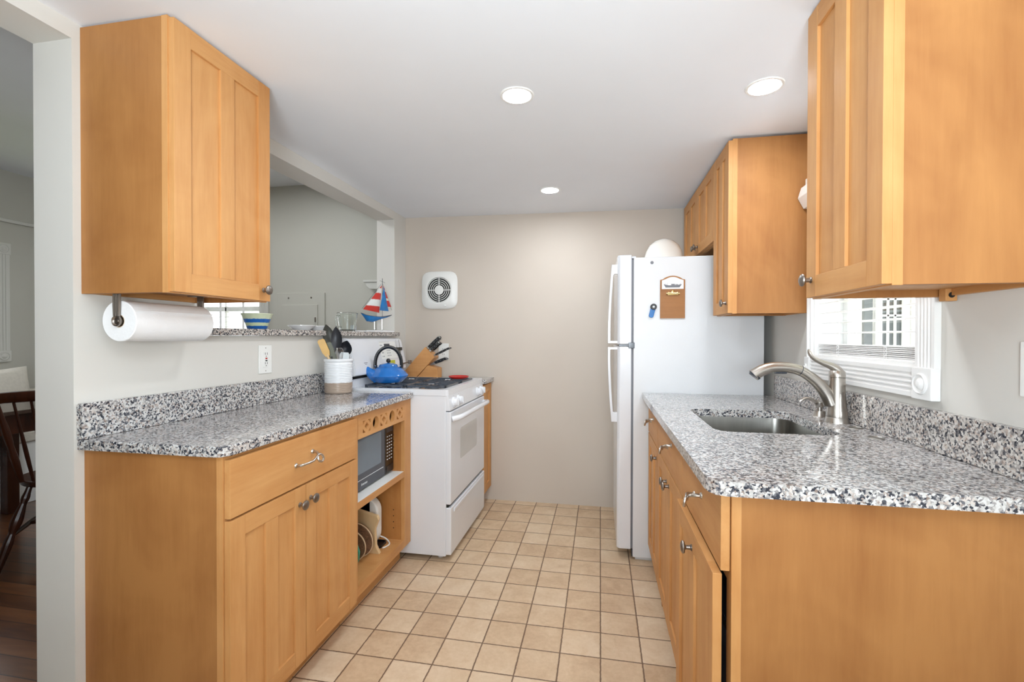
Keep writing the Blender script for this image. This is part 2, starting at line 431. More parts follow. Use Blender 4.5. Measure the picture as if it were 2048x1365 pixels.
# left wall: doorway notch, pass-through hole
mb = MB()
outer = [(YF, 0), (.1, 0), (.1, 2.054), (1.075, 2.054), (1.075, 0), (3.5, 0), (3.5, 2.5), (YF, 2.5)]
hole = [(1.505, 1.2137), (3.188, 1.2137), (3.188, 2.0633), (1.505, 2.036)]
mb.prism(outer, 'x', XLD, XL, [hole]); struct('wall_left', mb, M['paint'])
mb = MB(); mb.box(XL, 1.02, YB, 3.5, 0, 2.3); struct('wall_back', mb, M['paintb'])
WY0, WY1, WZ0, WZ1 = 1.479, 2.141, 1.127, 1.80
mb = MB(); mb.prism([(YF, 0), (YB, 0), (YB, 2.3), (YF, 2.3)], 'x', XR, 1.02, [[(WY0, WZ0), (WY1, WZ0), (WY1, WZ1), (WY0, WZ1)]]); struct('wall_right', mb, M['paint'])
mb = MB(); mb.box(XLD, 1.02, YF-.12, YF, 0, 2.5); struct('wall_rear', mb, M['paint'])
# dining room
DX, DY, DZ = -4.45, 3.5, 2.47
mb = MB(); mb.box(DX-.1, XLD, YF, DY+.1, -.08, -.001); struct('floor_dining', mb, M['plank'])
mb = MB(); mb.box(DX-.1, XLD, YF, DY+.1, DZ, DZ+.1); struct('ceiling_dining', mb, M['ceil'])
mb = MB(); mb.prism([(DX, 0), (XLD, 0), (XLD, DZ), (DX, DZ)], 'y', DY, DY+.12, [[(-3.62, .95), (-2.83, .95), (-2.83, 1.95), (-3.62, 1.95)]]); struct('wall_dining_back', mb, M['paintd'])
mb = MB(); mb.prism([(YF, 0), (DY+.12, 0), (DY+.12, DZ), (YF, DZ)], 'x', DX-.12, DX, [[(1.75, 1.06), (2.72, 1.06), (2.72, 1.87), (1.75, 1.87)]]); struct('wall_dining_left', mb, M['paintd'])
mb = MB(); mb.box(DX, XLD, YF-.12, YF, 0, DZ); struct('wall_dining_front', mb, M['paintd'])
mb = MB(); mb.box(DX, DX+.02, YF, DY, 0, .11, .004); struct('baseboard_dining_left', mb, M['trim'])
mb = MB(); mb.box(DX, DX+.028, YF, DY, 2.075, 2.10, .005); struct('trim_1', mb, M['trimgrey'])

# ------------------------------------------------------------------ windows
def rosette_block(mb, wx, y0, y1, z0, z1, d=-1):
    mb.box(min(wx, wx+d*.024), max(wx, wx+d*.024), y0, y1, z0, z1, .003)
    cy, cz = (y0+y1)/2, (z0+z1)/2; r = (y1-y0)*.36
    mb.lathe([(r, 0), (r, .003), (r*.88, .006), (r*.8, .003), (r*.6, .002), (r*.5, .004), (r*.3, .009), (0, .011)], (wx+d*.024, cy, cz), (d, 0, 0), 28)
def fluted(mb, wx, y0, y1, z0, z1, along, d=-1):
    t = .016; a0, a1 = (y0, y1) if along == 'z' else (z0, z1); n = 4; wdt = a1-a0
    prof = [(0, a0), (t, a0)]
    for k in range(n):
        b0 = a0+wdt*(.14+.72*k/n); b1 = a0+wdt*(.14+.72*(k+1)/n)
        for q in range(7):
            u = q/6; prof.append((t-.005*sin(pi*u), b0+(b1-b0)*(.12+.76*u)))
    prof += [(t, a1), (0, a1)]
    if along == 'z': mb.prism([(wx+d*p, q) for p, q in prof], 'z', z0, z1)
    else: mb.prism([(wx+d*p, q) for p, q in prof], 'y', y0, y1)
def sash(mb, x0, x1, y0, y1, z0, z1, fw=.035):
    mb.box(x0, x1, y0, y0+fw, z0, z1, .003); mb.box(x0, x1, y1-fw, y1, z0, z1, .003)
    mb.box(x0, x1, y0+fw, y1-fw, z0, z0+fw, .003); mb.box(x0, x1, y0+fw, y1-fw, z1-fw, z1, .003)

# window_1: over the sink
win = bpy.data.objects.new('window_1', None); COL.objects.link(win); win.location = (XR, 1.81, WZ0); win['kind'] = 'structure'
mb = MB(); CWd = .076
fluted(mb, XR, WY0-CWd+.003, WY0+.003, WZ0, WZ1, 'z'); fluted(mb, XR, WY1-.003, WY1+CWd-.04, WZ0, WZ1, 'z')
fluted(mb, XR, WY0, WY1, 1.045, WZ0, 'y'); fluted(mb, XR, WY0, WY1, WZ1, WZ1+.076, 'y')
for ya in (WY0-CWd+.001, WY1-.001):
    yb = ya+CWd+.004 if ya < 1.5 else ya+CWd-.036
    rosette_block(mb, XR, ya, yb, 1.0425, WZ0+.002); rosette_block(mb, XR, ya, yb, WZ1, WZ1+.08)
obj('casing', mb, M['trim'], win)
mb = MB(); t = .012
mb.box(XR-.004, 1.03, WY0, WY0+t, WZ0, WZ1); mb.box(XR-.004, 1.03, WY1-t, WY1, WZ0, WZ1); mb.box(XR-.004, 1.03, WY0+t, WY1-t, WZ0, WZ0+t); mb.box(XR-.004, 1.03, WY0+t, WY1-t, WZ1-t, WZ1)
obj('jamb', mb, M['trim'], win)
mb = MB(); sash(mb, .975, 1.005, WY0+t, WY1-t, WZ0+t, WZ1-t); obj('sash', mb, M['trim'], win)
mb = MB(); mb.box(.988, .992, WY0+t+.03, WY1-t-.03, WZ0+t+.03, WZ1-t-.03); obj('glass', mb, M['pane'], win)
# its blind
bl = thing('window_blind', 'white horizontal slat blind half stacked in the window over the sink', 'blind', (.915, 1.81, WZ1))
SX0, SX1 = .884, .934
mb = MB(); mb.box(SX0+.004, SX1, WY0+.016, WY1-.016, WZ1-.06, WZ1-.014, .003); obj('headrail', mb, M['blind'], bl)
mb = MB(); mb.prism([(.822, 1.80), (.835, 1.845), (.874, 1.845), (.874, 1.755), (.845, 1.755)], 'y', 2.085, 2.182, bev=.002); mb.prism([(.822, 1.80), (.835, 1.845), (.85, 1.845), (.85, 1.755), (.845, 1.755)], 'y', 1.47, 2.085, bev=.002); obj('valance', mb, M['blind'], bl)
zs = [1.228+.0405*k for k in range(13)]
for z in zs:
    if z > WZ1-.07: break
    mb = MB(); n = 6
    v = []
    for k in range(n+1):
        u = k/n; v.append((SX0+(SX1-SX0)*u, z+.003*sin(pi*u)))
    mb.prism(v+[(x, q-.0028) for x, q in v[::-1]], 'y', WY0+.016, WY1-.016); obj('slat', mb, M['blind'], bl)
for k in range(7):
    z = 1.146+.0058*k; dx = random.uniform(-.002, .002)
    mb = MB(); mb.box(SX0+dx, SX1+dx, WY0+.018, WY1-.018, z, z+.0042, .0012); obj('slat', mb, M['blind'], bl)
mb = MB(); mb.box(SX0-.001, SX1+.001, WY0+.017, WY1-.017, WZ0+.0115, WZ0+.0185, .002); obj('bottom_rail', mb, M['blind'], bl)
mb = MB()
for y in (1.66, 1.96):
    for x in (SX0-.001, SX1+.001): mb.cyl((x, y, 1.14), (x, y, WZ1-.05), .0009, segs=6)
    for k in range(4): mb.tube([(SX0-.003, y-.008, 1.185-.012*k), (SX0-.008, y, 1.175-.012*k), (SX0-.003, y+.009, 1.183-.012*k)], .0008, 6)
obj('ladder_cord', mb, M['blind'], bl)

# window_2: dining back wall
w2 = bpy.data.objects.new('window_2', None); COL.objects.link(w2); w2.location = (-3.2, DY, .95); w2['kind'] = 'structure'
mb = MB()
for x0, x1 in ((-2.83, -2.745), (-3.705, -3.62)):
    mb.box(x0, x1, DY-.02, DY, .87, 2.03, .003)
    for k in range(4): mb.box(x0+.015+k*.015, x0+.024+k*.015, DY-.024, DY-.019, .95, 1.95, .002)
mb.box(-3.62, -2.83, DY-.02, DY, .87, .95, .003); mb.box(-3.62, -2.83, DY-.02, DY, 1.95, 2.03, .003); obj('casing', mb, M['trimgrey'], w2)
mb = MB(); R = Matrix(((0, 1, 0, 0), (1, 0, 0, 0), (0, 0, 1, 0), (0, 0, 0, 1)))
for a, b in ((-3.62, -3.58), (-2.87, -2.83), (-3.235, -3.215)): mb.box(a, b, DY+.06, DY+.09, .95, 1.95, .003)
for a, b in ((.95, .99), (1.43, 1.47), (1.91, 1.95)): mb.box(-3.58, -2.87, DY+.06, DY+.09, a, b, .003)
obj('sash', mb, M['trim'], w2)
mb = MB(); mb.box(-3.6, -2.85, DY+.073, DY+.076, .97, 1.93); obj('glass', mb, M['pane'], w2)
b2 = thing('window_blind', 'white open slat blind in the dining window behind the striped bowl', 'blind', (-3.2, DY+.03, 1.95))
mb = MB(); mb.box(-3.615, -2.835, DY+.005, DY+.05, 1.90, 1.945, .003); obj('headrail', mb, M['blind'], b2)
for k in range(21):
    z = 1.0+.042*k
    mb = MB(); mb.box(-3.61, -2.84, DY+.006, DY+.05, z, z+.003, .001); obj('slat', mb, M['blind'], b2)
mb = MB()
for x in (-3.45, -3.225, -3.0): mb.box(x-.010, x+.010, DY+.003, DY+.0045, .99, 1.91)
obj('ladder_tape', mb, M['blind'], b2)
# window_3: dining left wall
w3 = bpy.data.objects.new('window_3', None); COL.objects.link(w3); w3.location = (DX, 2.2, 1.06); w3['kind'] = 'structure'
mb = MB(); mb.box(DX, DX+.02, 2.72, 2.80, 1.09, 1.84, .003); mb.box(DX, DX+.02, 1.67, 1.75, 1.09, 1.84, .003)
for k in range(3): mb.box(DX+.019, DX+.024, 2.735+k*.018, 2.745+k*.018, 1.10, 1.83, .002)
for y0 in (2.715, 1.665):
    rosette_block(mb, DX, y0, y0+.09, 1.015, 1.10, 1); rosette_block(mb, DX, y0, y0+.09, 1.83, 1.915, 1)
mb.box(DX, DX+.018, 1.755, 2.715, 1.02, 1.07, .003); mb.box(DX, DX+.018, 1.755, 2.715, 1.86, 1.91, .003); obj('casing', mb, M['trimgrey'], w3)
mb = MB(); sash(mb, DX-.08, DX-.05, 1.75, 2.72, 1.06, 1.87); obj('sash', mb, M['trim'], w3)
mb = MB(); mb.box(DX-.067, DX-.064, 1.78, 2.69, 1.09, 1.84); obj('glass', mb, M['pane'], w3)

# ------------------------------------------------------------------ cabinets
WMATS = [M['wood'], M['woody']]
def shaker(mb, xf, th, d, y0, y1, z0, z1, st=.056, mull=True, xaxis=False):
    """door in the plane x=xf, facing d (+1/-1); mi 0 vertical grain, mi 1 horizontal grain"""
    xb = xf-d*th; a, b = min(xf, xb), max(xf, xb); rec = .008; e = .0018
    mb.box(a, b, y0, y0+st, z0, z1, e); mb.box(a, b, y1-st, y1, z0, z1, e)
    i0, i1 = a+(.0006 if d > 0 else 0), b
    xa, xc = (a, b-.0004) if d > 0 else (a+.0004, b)
    mb.box(xa, xc, y0+st-.0005, y1-st+.0005, z0, z0+st, e, 1); mb.box(xa, xc, y0+st-.0005, y1-st+.0005, z1-st, z1, e, 1)
    ym = (y0+y1)/2
    if mull: mb.box(xa, xc, ym-st/2, ym+st/2, z0+st-.0005, z1-st+.0005, e)
    pa, pb = (a+.002, b-rec) if d > 0 else (a+rec, b-.002)
    mb.box(pa, pb, y0+st-.004, y1-st+.004, z0+st-.004, z1-st+.004)
    return mb
def knob(parent, x, y, z, d, name='knob'):
    mb = MB(); mb.lathe([(0, 0), (.0085, 0), (.0085, .002), (.006, .004), (.0055, .014), (.0075, .017), (.0150, .0185), (.0165, .0215), (.0155, .0245), (.010, .0275), (0, .0285)], (x, y, z), (d, 0, 0), 24)
    return obj(name, mb, M['pewter'], parent)
def pull(parent, x, y, z, d, flip=1):
    """twisted hook-shaped drawer pull"""
    mb = MB()
    def P(o, a, b): return (x+d*o, y+flip*a, z+b)
    pts = [P(0, -.052, -.008), P(.012, -.052, -.008), P(.020, -.050, -.007), P(.024, -.034, -.006), P(.026, -.012, -.006), P(.029, .004, -.004), P(.031, .018, .007), P(.034, .030, .014), P(.040, .038, .006), P(.042, .040, -.006), P(.041, .032, -.014), P(.038, .020, -.010), P(.034, .018, .003), P(.028, .028, .013), P(.018, .036, .017), P(.010, .038, .018), P(0, .038, .018)]
    rs = [.0052, .0052, .0050, .0042, .0038, .0038, .0038, .0038, .0040, .0040, .0040, .0038, .0038, .0038, .0044, .0050, .0052]
    mb.tube(pts, rs, 10, smooth=2)
    mb.lathe([(0, 0), (.0085, 0), (.0075, .003), (.0055, .005)], P(0, -.052, -.008), (d, 0, 0), 16); mb.lathe([(0, 0), (.0085, 0), (.0075, .003), (.0055, .005)], P(0, .038, .018), (d, 0, 0), 16)
    return obj('pull', mb, M['nickel'], parent)
def slab_front(parent, name, xf, th, d, y0, y1, z0, z1):
    xb = xf-d*th; mb = MB(); mb.box(min(xf, xb), max(xf, xb), y0, y1, z0, z1, .0025)
    return obj(name, mb, M['woody'], parent)
def door(parent, xf, th, d, y0, y1, z0, z1, mull=True, name='door'):
    mb = MB(); shaker(mb, xf, th, d, y0, y1, z0, z1, mull=mull); return obj(name, mb, WMATS, parent)
def wall_box(parent, xw, xf, y0, y1, z0, z1, d, rec=.018):
    """hollow wall-cabinet box with the bottom set up inside the sides"""
    mb = MB(); a, b = min(xw, xf), max(xw, xf); t = .016
    mb.box(a, b, y0, y0+t, z0, z1, .001); mb.box(a, b, y1-t, y1, z0, z1, .001)
    mb.box(a, b, y0+t, y1-t, z0+rec, z0+rec+t, 0, 1); mb.box(a, b, y0+t, y1-t, z1-t, z1, 0, 1)
    bk = (a, a+.008) if d > 0 else (b-.008, b); mb.box(bk[0], bk[1], y0+t, y1-t, z0+rec+t, z1-t)
    o = obj('carcass', mb, [M['woodside'], M['woody']], parent)
    mb = MB(); fa, fb = (xf-.002, xf+.002) if d > 0 else (xf-.002, xf+.002); ff = .036
    fa, fb = (xf-.018, xf+.0015) if d > 0 else (xf-.0015, xf+.018)
    mb.box(fa, fb, y0-.0015, y0+ff, z0-.001, z1, .001); mb.box(fa, fb, y1-ff, y1+.0005, z0-.001, z1, .001)
    mb.box(fa, fb, y0+ff, y1-ff, z0-.0005, z0+ff, .001, 1); mb.box(fa, fb, y0+ff, y1-ff, z1-ff, z1, .001, 1)
    obj('face_frame', mb, WMATS, parent)
    mb = MB(); hr = (a, a+.016) if d > 0 else (b-.016, b); mb.box(hr[0], hr[1], y0+t, y1-t, z0+.001, z0+rec+.001, .001); obj('hanging_rail', mb, M['woody'], parent)
    return o

# left wall cabinet
t = thing('wall_cabinet', 'maple single door wall cabinet on the left wall above the paper towels', 'cabinet', (XL, 1.29, 1.3324))
wall_box(t, XL, -1.1765, 1.0965, 1.4830, 1.3324, 2.0975, 1)
dr = door(t, -1.1575, .019, 1, 1.099, 1.4805, 1.3345, 2.092); knob(dr, -1.1575, 1.447, 1.372, 1)
# near right wall cabinet
t = thing('wall_cabinet', 'maple single door wall cabinet in the right foreground beside the window', 'cabinet', (XR, 1.22, 1.3147))
wall_box(t, XR, .567, 1.0485, 1.398, 1.3147, 2.0767, -1)
dr = door(t, .5477, .019, -1, 1.0475, 1.394, 1.3165, 2.070); knob(dr, .5477, 1.3635, 1.362, -1)
mb = MB(); mb.box(.846, .872, 1.347, 1.372, 1.302, 1.334, .002); mb.lathe([(0, 0), (.007, 0), (.007, .001), (0, .001)], (.859, 1.3465, 1.317), (0, -1, 0), 14, 1); obj('mounting_block', mb, [M['woodx'], M['dark']], t)
# far right wall cabinet
t = thing('wall_cabinet', 'narrow tall maple wall cabinet beyond the window, next to the fridge', 'cabinet', (XR, 2.32, 1.3147))
wall_box(t, XR, .567, 2.188, 2.459, 1.3147, 2.0767, -1)
dr = door(t, .5477, .019, -1, 2.187, 2.457, 1.3165, 2.070); knob(dr, .5477, 2.216, 1.362, -1)
# over the fridge
t = thing('wall_cabinet', 'short two door maple wall cabinet above the fridge', 'cabinet', (XR, 2.87, 1.69))
wall_box(t, XR, .567, 2.4605, 3.288, 1.686, 2.0767, -1)
for ya, yb, ky in ((2.462, 2.872, 2.842), (2.875, 3.286, 2.905)):
    dr = door(t, .5477, .019, -1, ya, yb, 1.688, 2.070); knob(dr, .5477, ky, 1.73, -1)

# left base cabinet: one drawer over two doors
LF, LB = -1.0085, -.9885
t = thing('base_cabinet', 'maple base cabinet with one wide drawer over two doors, left foreground', 'cabinet', (-1.24, 1.44, 0))
mb = MB(); mb.box(XL, LF-.001, 1.102, 1.12, 0, .8825, .001); mb.box(XL, LF-.02, 1.77, 1.784, .1, .8825); mb.box(XL, LF-.02, 1.12, 1.77, .1, .118); mb.box(XL, XL+.008, 1.12, 1.77, .118, .8825); obj('carcass', mb, M['woodside'], t)
mb = MB()
for y0, y1 in ((1.1005, 1.138), (1.748, 1.784)): mb.box(LF-.02, LF, y0, y1, .1 if y0 > 1.2 else 0, .8825, .001)
for z0, z1 in ((.1, .13), (.68, .73), (.85, .8825)): mb.box(LF-.02, LF, 1.138, 1.748, z0, z1, .001, 1)
obj('face_frame', mb, WMATS, t)
mb = MB(); mb.box(-1.085, -1.07, 1.12, 1.784, 0, .1, .001); obj('toe_kick', mb, M['woody'], t)
d1 = slab_front(t, 'drawer', LB, .0195, 1, 1.105, 1.779, .7095, .872); pull(d1, LB, 1.437, .790, 1)
dA = door(t, LB, .0195, 1, 1.105, 1.4375, .104, .7035); knob(dA, LB, 1.405, .645, 1)
dB = door(t, LB, .0195, 1, 1.4405, 1.779, .104, .7035); knob(dB, LB, 1.464, .650, 1)

# left open cabinet with lattice valance, shelf for the microwave
t = thing('open_cabinet', 'maple open base cabinet with pierced lattice valance holding the microwave', 'cabinet', (-1.24, 2.08, 0))
mb = MB(); mb.box(XL, LF-.02, 1.786, 1.806, .1, .8825); mb.box(XL, LF-.02, 2.303, 2.383, .1, .8825); mb.box(XL, XL+.008, 1.806, 2.303, .1, .8825); mb.box(XL, LF-.02, 1.806, 2.303, .12, .14, 0, 1)
for k in range(7):
    for x in (-1.07, -1.40): mb.cyl((x, 2.3025, .2+.032*k+(.3 if k > 3 else 0)), (x, 2.3035, .2+.032*k+(.3 if k > 3 else 0)), .003, segs=8, mi=2)
obj('carcass', mb, [M['wooddark'], M['woodx'], M['dark']], t)
mb = MB(); mb.box(LF-.02, LF, 1.785, 1.823, .1, .8825, .001); mb.box(LF-.02, LF, 2.3035, 2.384, .1, .8825, .001); mb.box(LF-.02, LF, 1.823, 2.3035, .1, .142, .001, 1); obj('face_frame', mb, WMATS, t)
mb = MB(); mb.box(-1.085, -1.07, 1.786, 2.384, 0, .1, .001); obj('toe_kick', mb, M['woody'], t)
mb = MB(); mb.box(XL+.01, LF-.004, 1.807, 2.302, .472, .503, .001, 0); mb.box(LF-.0045, LF-.001, 1.824, 2.302, .472, .5025, .001, 1); obj('shelf', mb, [M['plastic'], M['woody']], t)
# lattice: units X O X O X
holes = []; z0, z1 = .7915, .8445; zc = (z0+z1)/2; hz = (z1-z0)/2
def tri(a, b, c): return [a, b, c]
def unit(yc, hw):
    holes.append([(yc, zc-hz*.62), (yc+hw*.52, zc), (yc, zc+hz*.62), (yc-hw*.52, zc)])
    for sy in (-1, 1):
        for sz in (-1, 1):
            a = (yc+sy*hw*.98, zc+sz*hz); b = (yc+sy*hw*.30, zc+sz*hz); c = (yc+sy*hw*.98, zc+sz*hz*.28)
            holes.append([a, b, c])
for yc in (1.899, 2.064, 2.242): unit(yc, .036)
for yc in (1.983, 2.153): holes.append(circle(yc, zc, .0285, 22, .0285))
mb = MB(); mb.prism([(1.823, .7725), (2.3035, .7725), (2.3035, .8825), (1.823, .8825)], 'x', LF-.018, LF+.001, holes); obj('lattice_valance', mb, M['woody'], t)

# right base run: pull-out bin cabinet, sink base, narrow end cabinet
RF, RB = .275, .2545
def base_right(label, y0, y1, near_end=False):
    t = thing('base_cabinet', label, 'cabinet', (.57, (y0+y1)/2, 0))
    mb = MB()
    mb.box(RF+.001, XR, y0, y0+.018, 0, .8825, .001); mb.box(RF+.02, XR, y1-.016, y1, .1, .8825)
    mb.box(RF+.02, XR, y0+.018, y1-.016, .1, .118); mb.box(XR-.008, XR, y0+.018, y1-.016, .118, .8825); obj('carcass', mb, M['woodside'], t)
    mb = MB()
    mb.box(RF, RF+.02, y0-.0012, y0+.036, 0 if near_end else .1, .8825, .001); mb.box(RF, RF+.02, y1-.036, y1-.001, .1, .8825, .001)
    for z0, z1 in ((.1, .13), (.68, .73), (.85, .8825)): mb.box(RF, RF+.02, y0+.036, y1-.036, z0, z1, .001, 1)
    obj('face_frame', mb, WMATS, t)
    mb = MB(); mb.box(.34, .355, y0+.018, y1, 0, .1, .001); obj('toe_kick', mb, M['woody'], t)
    return t
t = base_right('maple base cabinet with pull-out bin door ajar, right foreground', 1.0585, 1.539, True)
d1 = slab_front(t, 'drawer', RB, .0195, -1, 1.0625, 1.5375, .7095, .872); pull(d1, RB, 1.292, .789, -1, -1)
dA = door(t, .2385, .0195, -1, 1.0625, 1.5375, .104, .7035, name='bin_door'); knob(dA, .2385, 1.295, .655, -1)
t = base_right('maple sink base cabinet with false drawer front and two doors, middle of right run', 1.541, 2.1745)
d1 = slab_front(t, 'drawer_front', RB, .0195, -1, 1.5425, 2.1735, .7095, .872); pull(d1, RB, 1.80, .800, -1, -1)
dA = door(t, RB, .0195, -1, 1.5425, 1.8565, .104, .7035, mull=False); knob(dA, RB, 1.826, .650, -1)
dB = door(t, RB, .0195, -1, 1.8595, 2.1735, .104, .7035, mull=False); knob(dB, RB, 1.889, .650, -1)
t = base_right('narrow maple base cabinet with drawer and door beside the fridge', 2.1765, 2.585)
d1 = slab_front(t, 'drawer', RB, .0195, -1, 2.178, 2.583, .7095, .872); pull(d1, RB, 2.38, .795, -1, -1)
dA = door(t, RB, .0195, -1, 2.178, 2.583, .104, .7035); knob(dA, RB, 2.225, .655, -1)
# bin inside the pull-out
t = thing('waste_bin', 'blue grey plastic bin glimpsed behind the ajar pull-out door', 'bin', (.45, 1.3, .125))
mb = MB(); mb.prism(rrect(.30, .60, 1.10, 1.46, .03), 'z', .125, .52, bev=.003); obj('bin_body', mb, M['bin'], t)
mb = MB(); mb.prism(rrect(.292, .608, 1.092, 1.468, .035), 'z', .52, .545, bev=.004); obj('bin_rim', mb, M['slate'], t)
# corner cabinet past the stove
t = thing('base_cabinet', 'slim maple base cabinet in the far corner past the stove', 'cabinet', (-1.1, 3.26, 0))
mb = MB(); mb.box(XL, -.83, 3.142, 3.158, .1, .8825); mb.box(XL, -.83, 3.366, 3.383, .1, .8825); mb.box(XL, -.83, 3.158, 3.366, .1, .118); obj('carcass', mb, M['woodside'], t)
mb = MB(); mb.box(-.83, -.812, 3.142, 3.383, .1, .8825, .002); obj('face_frame', mb, WMATS, t)
dr = door(t, -.793, .0185, 1, 3.150, 3.376, .108, .8725, mull=False)
mb = MB(); mb.box(-.885, -.87, 3.142, 3.383, 0, .1); obj('toe_kick', mb, M['woody'], t)

# ------------------------------------------------------------------ worktops
ZC = .9125; TH = .03
t = thing('worktop', 'speckled granite worktop with backsplash strip along the left wall', 'worktop', (-1.23, 1.74, .8825))
mb = MB(); r = .03
poly = [(XL, 1.0815), (-.9873-r*1.2, 1.0815), (-.9873-r*.5, 1.0865), (-.9873-.004, 1.0815+r*.75), (-.9873, 1.0815+r*1.4), (-.9873, 2.36), (-.9873-.005, 2.376), (-.9873-.018, 2.386), (XL, 2.386)]
mb.prism(poly, 'z', .8828, ZC, bev=.004, seg=3); obj('slab', mb, M['granite'], t)
mb = MB(); mb.box(XL, XL+.021, 1.0815, 2.386, ZC+.0008, 1.0165, .0015); obj('backsplash', mb, M['granite'], t)
t = thing('worktop', 'small granite worktop in the far corner under the knife block', 'worktop', (-1.1, 3.26, .8825))
mb = MB(); mb.prism([(XL, 3.139), (-.80, 3.139), (-.782, 3.146), (-.775, 3.165), (-.775, 3.384), (XL, 3.384)], 'z', .8828, ZC, bev=.004, seg=3); obj('slab', mb, M['granite'], t)
t = thing('worktop', 'granite worktop with sink cut-out and backsplash under the window', 'worktop', (.55, 1.8, .8825))
RE = .2225; SK = rrect(.363, .733, 1.572, 2.055, .055, 6)
mb = MB(); poly = [(XR, 1.0225), (RE+.034, 1.0225), (RE+.014, 1.030), (RE+.004, 1.048), (RE, 1.070), (RE, 2.588), (XR, 2.588)]
mb.prism(poly, 'z', .8828, ZC, [SK[::-1]], bev=0); obj('slab', mb, M['granite'], t)
mb = MB(); mb.box(XR-.02, XR, 1.0225, 2.54, ZC+.0008, 1.0205, .0015); obj('backsplash', mb, M['granite_b'], t)
# pass-through ledge
mb = MB(); mb.box(-1.79, -1.438, 1.508, 3.186, 1.2145, 1.2425, .004, seg=3); mb.box(-1.4735, -1.438, 3.18, 3.205, 1.2145, 1.2425, .004)
tag(obj('granite_ledge', mb, M['granite_b']), 'speckled granite ledge on the sill of the pass-through opening', 'ledge')

# ------------------------------------------------------------------ sink, tap, soap pump
t = thing('sink', 'stainless steel undermount sink set into the right granite worktop', 'sink', (.548, 1.81, .68))
mb = MB(); o1 = rrect(.356, .740, 1.565, 2.062, .06, 6); i1 = rrect(.362, .734, 1.571, 2.056, .055, 6); ib = rrect(.372, .724, 1.581, 2.046, .05, 6)
n = len(i1); vs = [(x, y, .8825) for x, y in o1]+[(x, y, .8825) for x, y in i1]+[(x, y, .705) for x, y in ib]+[(x*.94+.548*.06, y*.94+1.8135*.06, .69) for x, y in ib]+[(x, y, .68) for x, y in o1]
fs = []
for ring in range(3):
    for k in range(n): fs.append((ring*n+k, ring*n+(k+1) % n, (ring+1)*n+(k+1) % n, (ring+1)*n+k))
fs.append(tuple(range(3*n, 4*n)))
for k in range(n): fs.append((k, (k+1) % n, 4*n+(k+1) % n, 4*n+k))
fs.append(tuple(range(4*n, 5*n)))
mb.quads(vs, fs); obj('basin', mb, M['steel'], t, ang=50)
mb = MB(); mb.lathe([(.045, .0), (.045, .003), (.038, .004), (.034, .001), (0, .001)], (.55, 1.83, .6905), (0, 0, 1), 24); obj('drain', mb, M['chrome'], t)

FX, FY = .8175, 1.823
t = thing('faucet', 'brushed nickel pull-out kitchen faucet with lever behind the sink', 'faucet', (FX, FY, ZC))
mb = MB(); mb.lathe([(0, 0), (.037, 0), (.0365, .004), (.0335, .016), (.0325, .019), (.0335, .021), (.0325, .030), (.0285, .062), (.0255, .105), (.0248, .150), (.0250, .158), (0, .158)], (FX, FY, ZC), (0, 0, 1), 36); obj('body', mb, M['nickel'], t, ang=40)
mb = MB()
pts = [(.800, FY, .975), (.789, FY, 1.005), (.770, FY, 1.034), (.745, FY, 1.061), (.713, FY, 1.085), (.700, FY, 1.092)]
mb.tube(pts, [.0235, .0225, .0205, .0190, .0180, .0178], 18, smooth=2); obj('spout', mb, M['nickel'], t, ang=40)
mb = MB(); mb.tube([(.700, FY, 1.092), (.680, FY, 1.099), (.655, FY, 1.103), (.630, FY, 1.104), (.603, FY, 1.102), (.575, FY, 1.093), (.553, FY, 1.079), (.545, FY, 1.073)], [.0184, .0184, .0184, .0185, .0190, .0200, .0215, .0222], 18, smooth=2)
mb.tube([(.7015, FY, 1.0915), (.699, FY, 1.0925)], .0187, 18, mi=1)
mb.cyl((.551, FY, 1.0745), (.546, FY, 1.068), .0215, .019, 18, mi=1)
mb.box(.615, .655, FY-.008, FY+.008, 1.080, 1.089, .003, 1); obj('spray_head', mb, [M['nickel'], M['slate']], t, ang=40)
mb = MB(); mb.lathe([(.0252, 0), (.0258, .006), (.0245, .018), (.018, .026), (0, .028)], (FX, FY, ZC+.159), (0, 0, 1), 30)
mb.tube([(.826, FY, 1.082), (.818, FY, 1.096), (.800, FY, 1.110), (.775, FY, 1.119), (.752, FY, 1.130), (.736, FY, 1.143), (.728, FY, 1.158), (.7255, FY, 1.168)], [.020, .021, .017, .0125, .0105, .010, .009, .004], 16, smooth=2, flat=.75); obj('lever', mb, M['nickel'], t, ang=40)
t = thing('soap_dispenser', 'brushed nickel soap pump beside the faucet', 'soap dispenser', (.8155, 1.95, ZC))
mb = MB(); mb.lathe([(0, 0), (.024, 0), (.022, .005), (.019, .016), (.018, .021), (0, .021)], (.8155, 1.95, ZC), (0, 0, 1), 26); obj('base', mb, M['nickel'], t)
mb = MB(); mb.lathe([(.009, .020), (.009, .034), (.013, .036), (.0165, .042), (.018, .053), (.0175, .055), (0, .055)], (.8155, 1.95, ZC), (0, 0, 1), 22)
mb.tube([(.814, 1.95, .964), (.802, 1.95, .9655), (.790, 1.95, .974), (.778, 1.95, .980), (.765, 1.95, .979), (.754, 1.95, .973), (.747, 1.95, .966)], [.011, .009, .0075, .0068, .0062, .0056, .0050], 12, smooth=2, flat=.8); obj('pump_spout', mb, M['nickel'], t)
for y, x, lab in ((1.715, .8245, 'round steel hole cover in the granite nearer the faucet'), (1.556, .8024, 'round steel hole cover in the granite farther from the faucet')):
    mb = MB(); mb.lathe([(0, 0), (.022, 0), (.021, .002), (.0185, .003), (.0175, .0015), (0, .0015)], (x, y, ZC), (0, 0, 1), 28); tag(obj('hole_cover', mb, M['steel']), lab, 'hole cover', 'hole covers in the sink worktop')

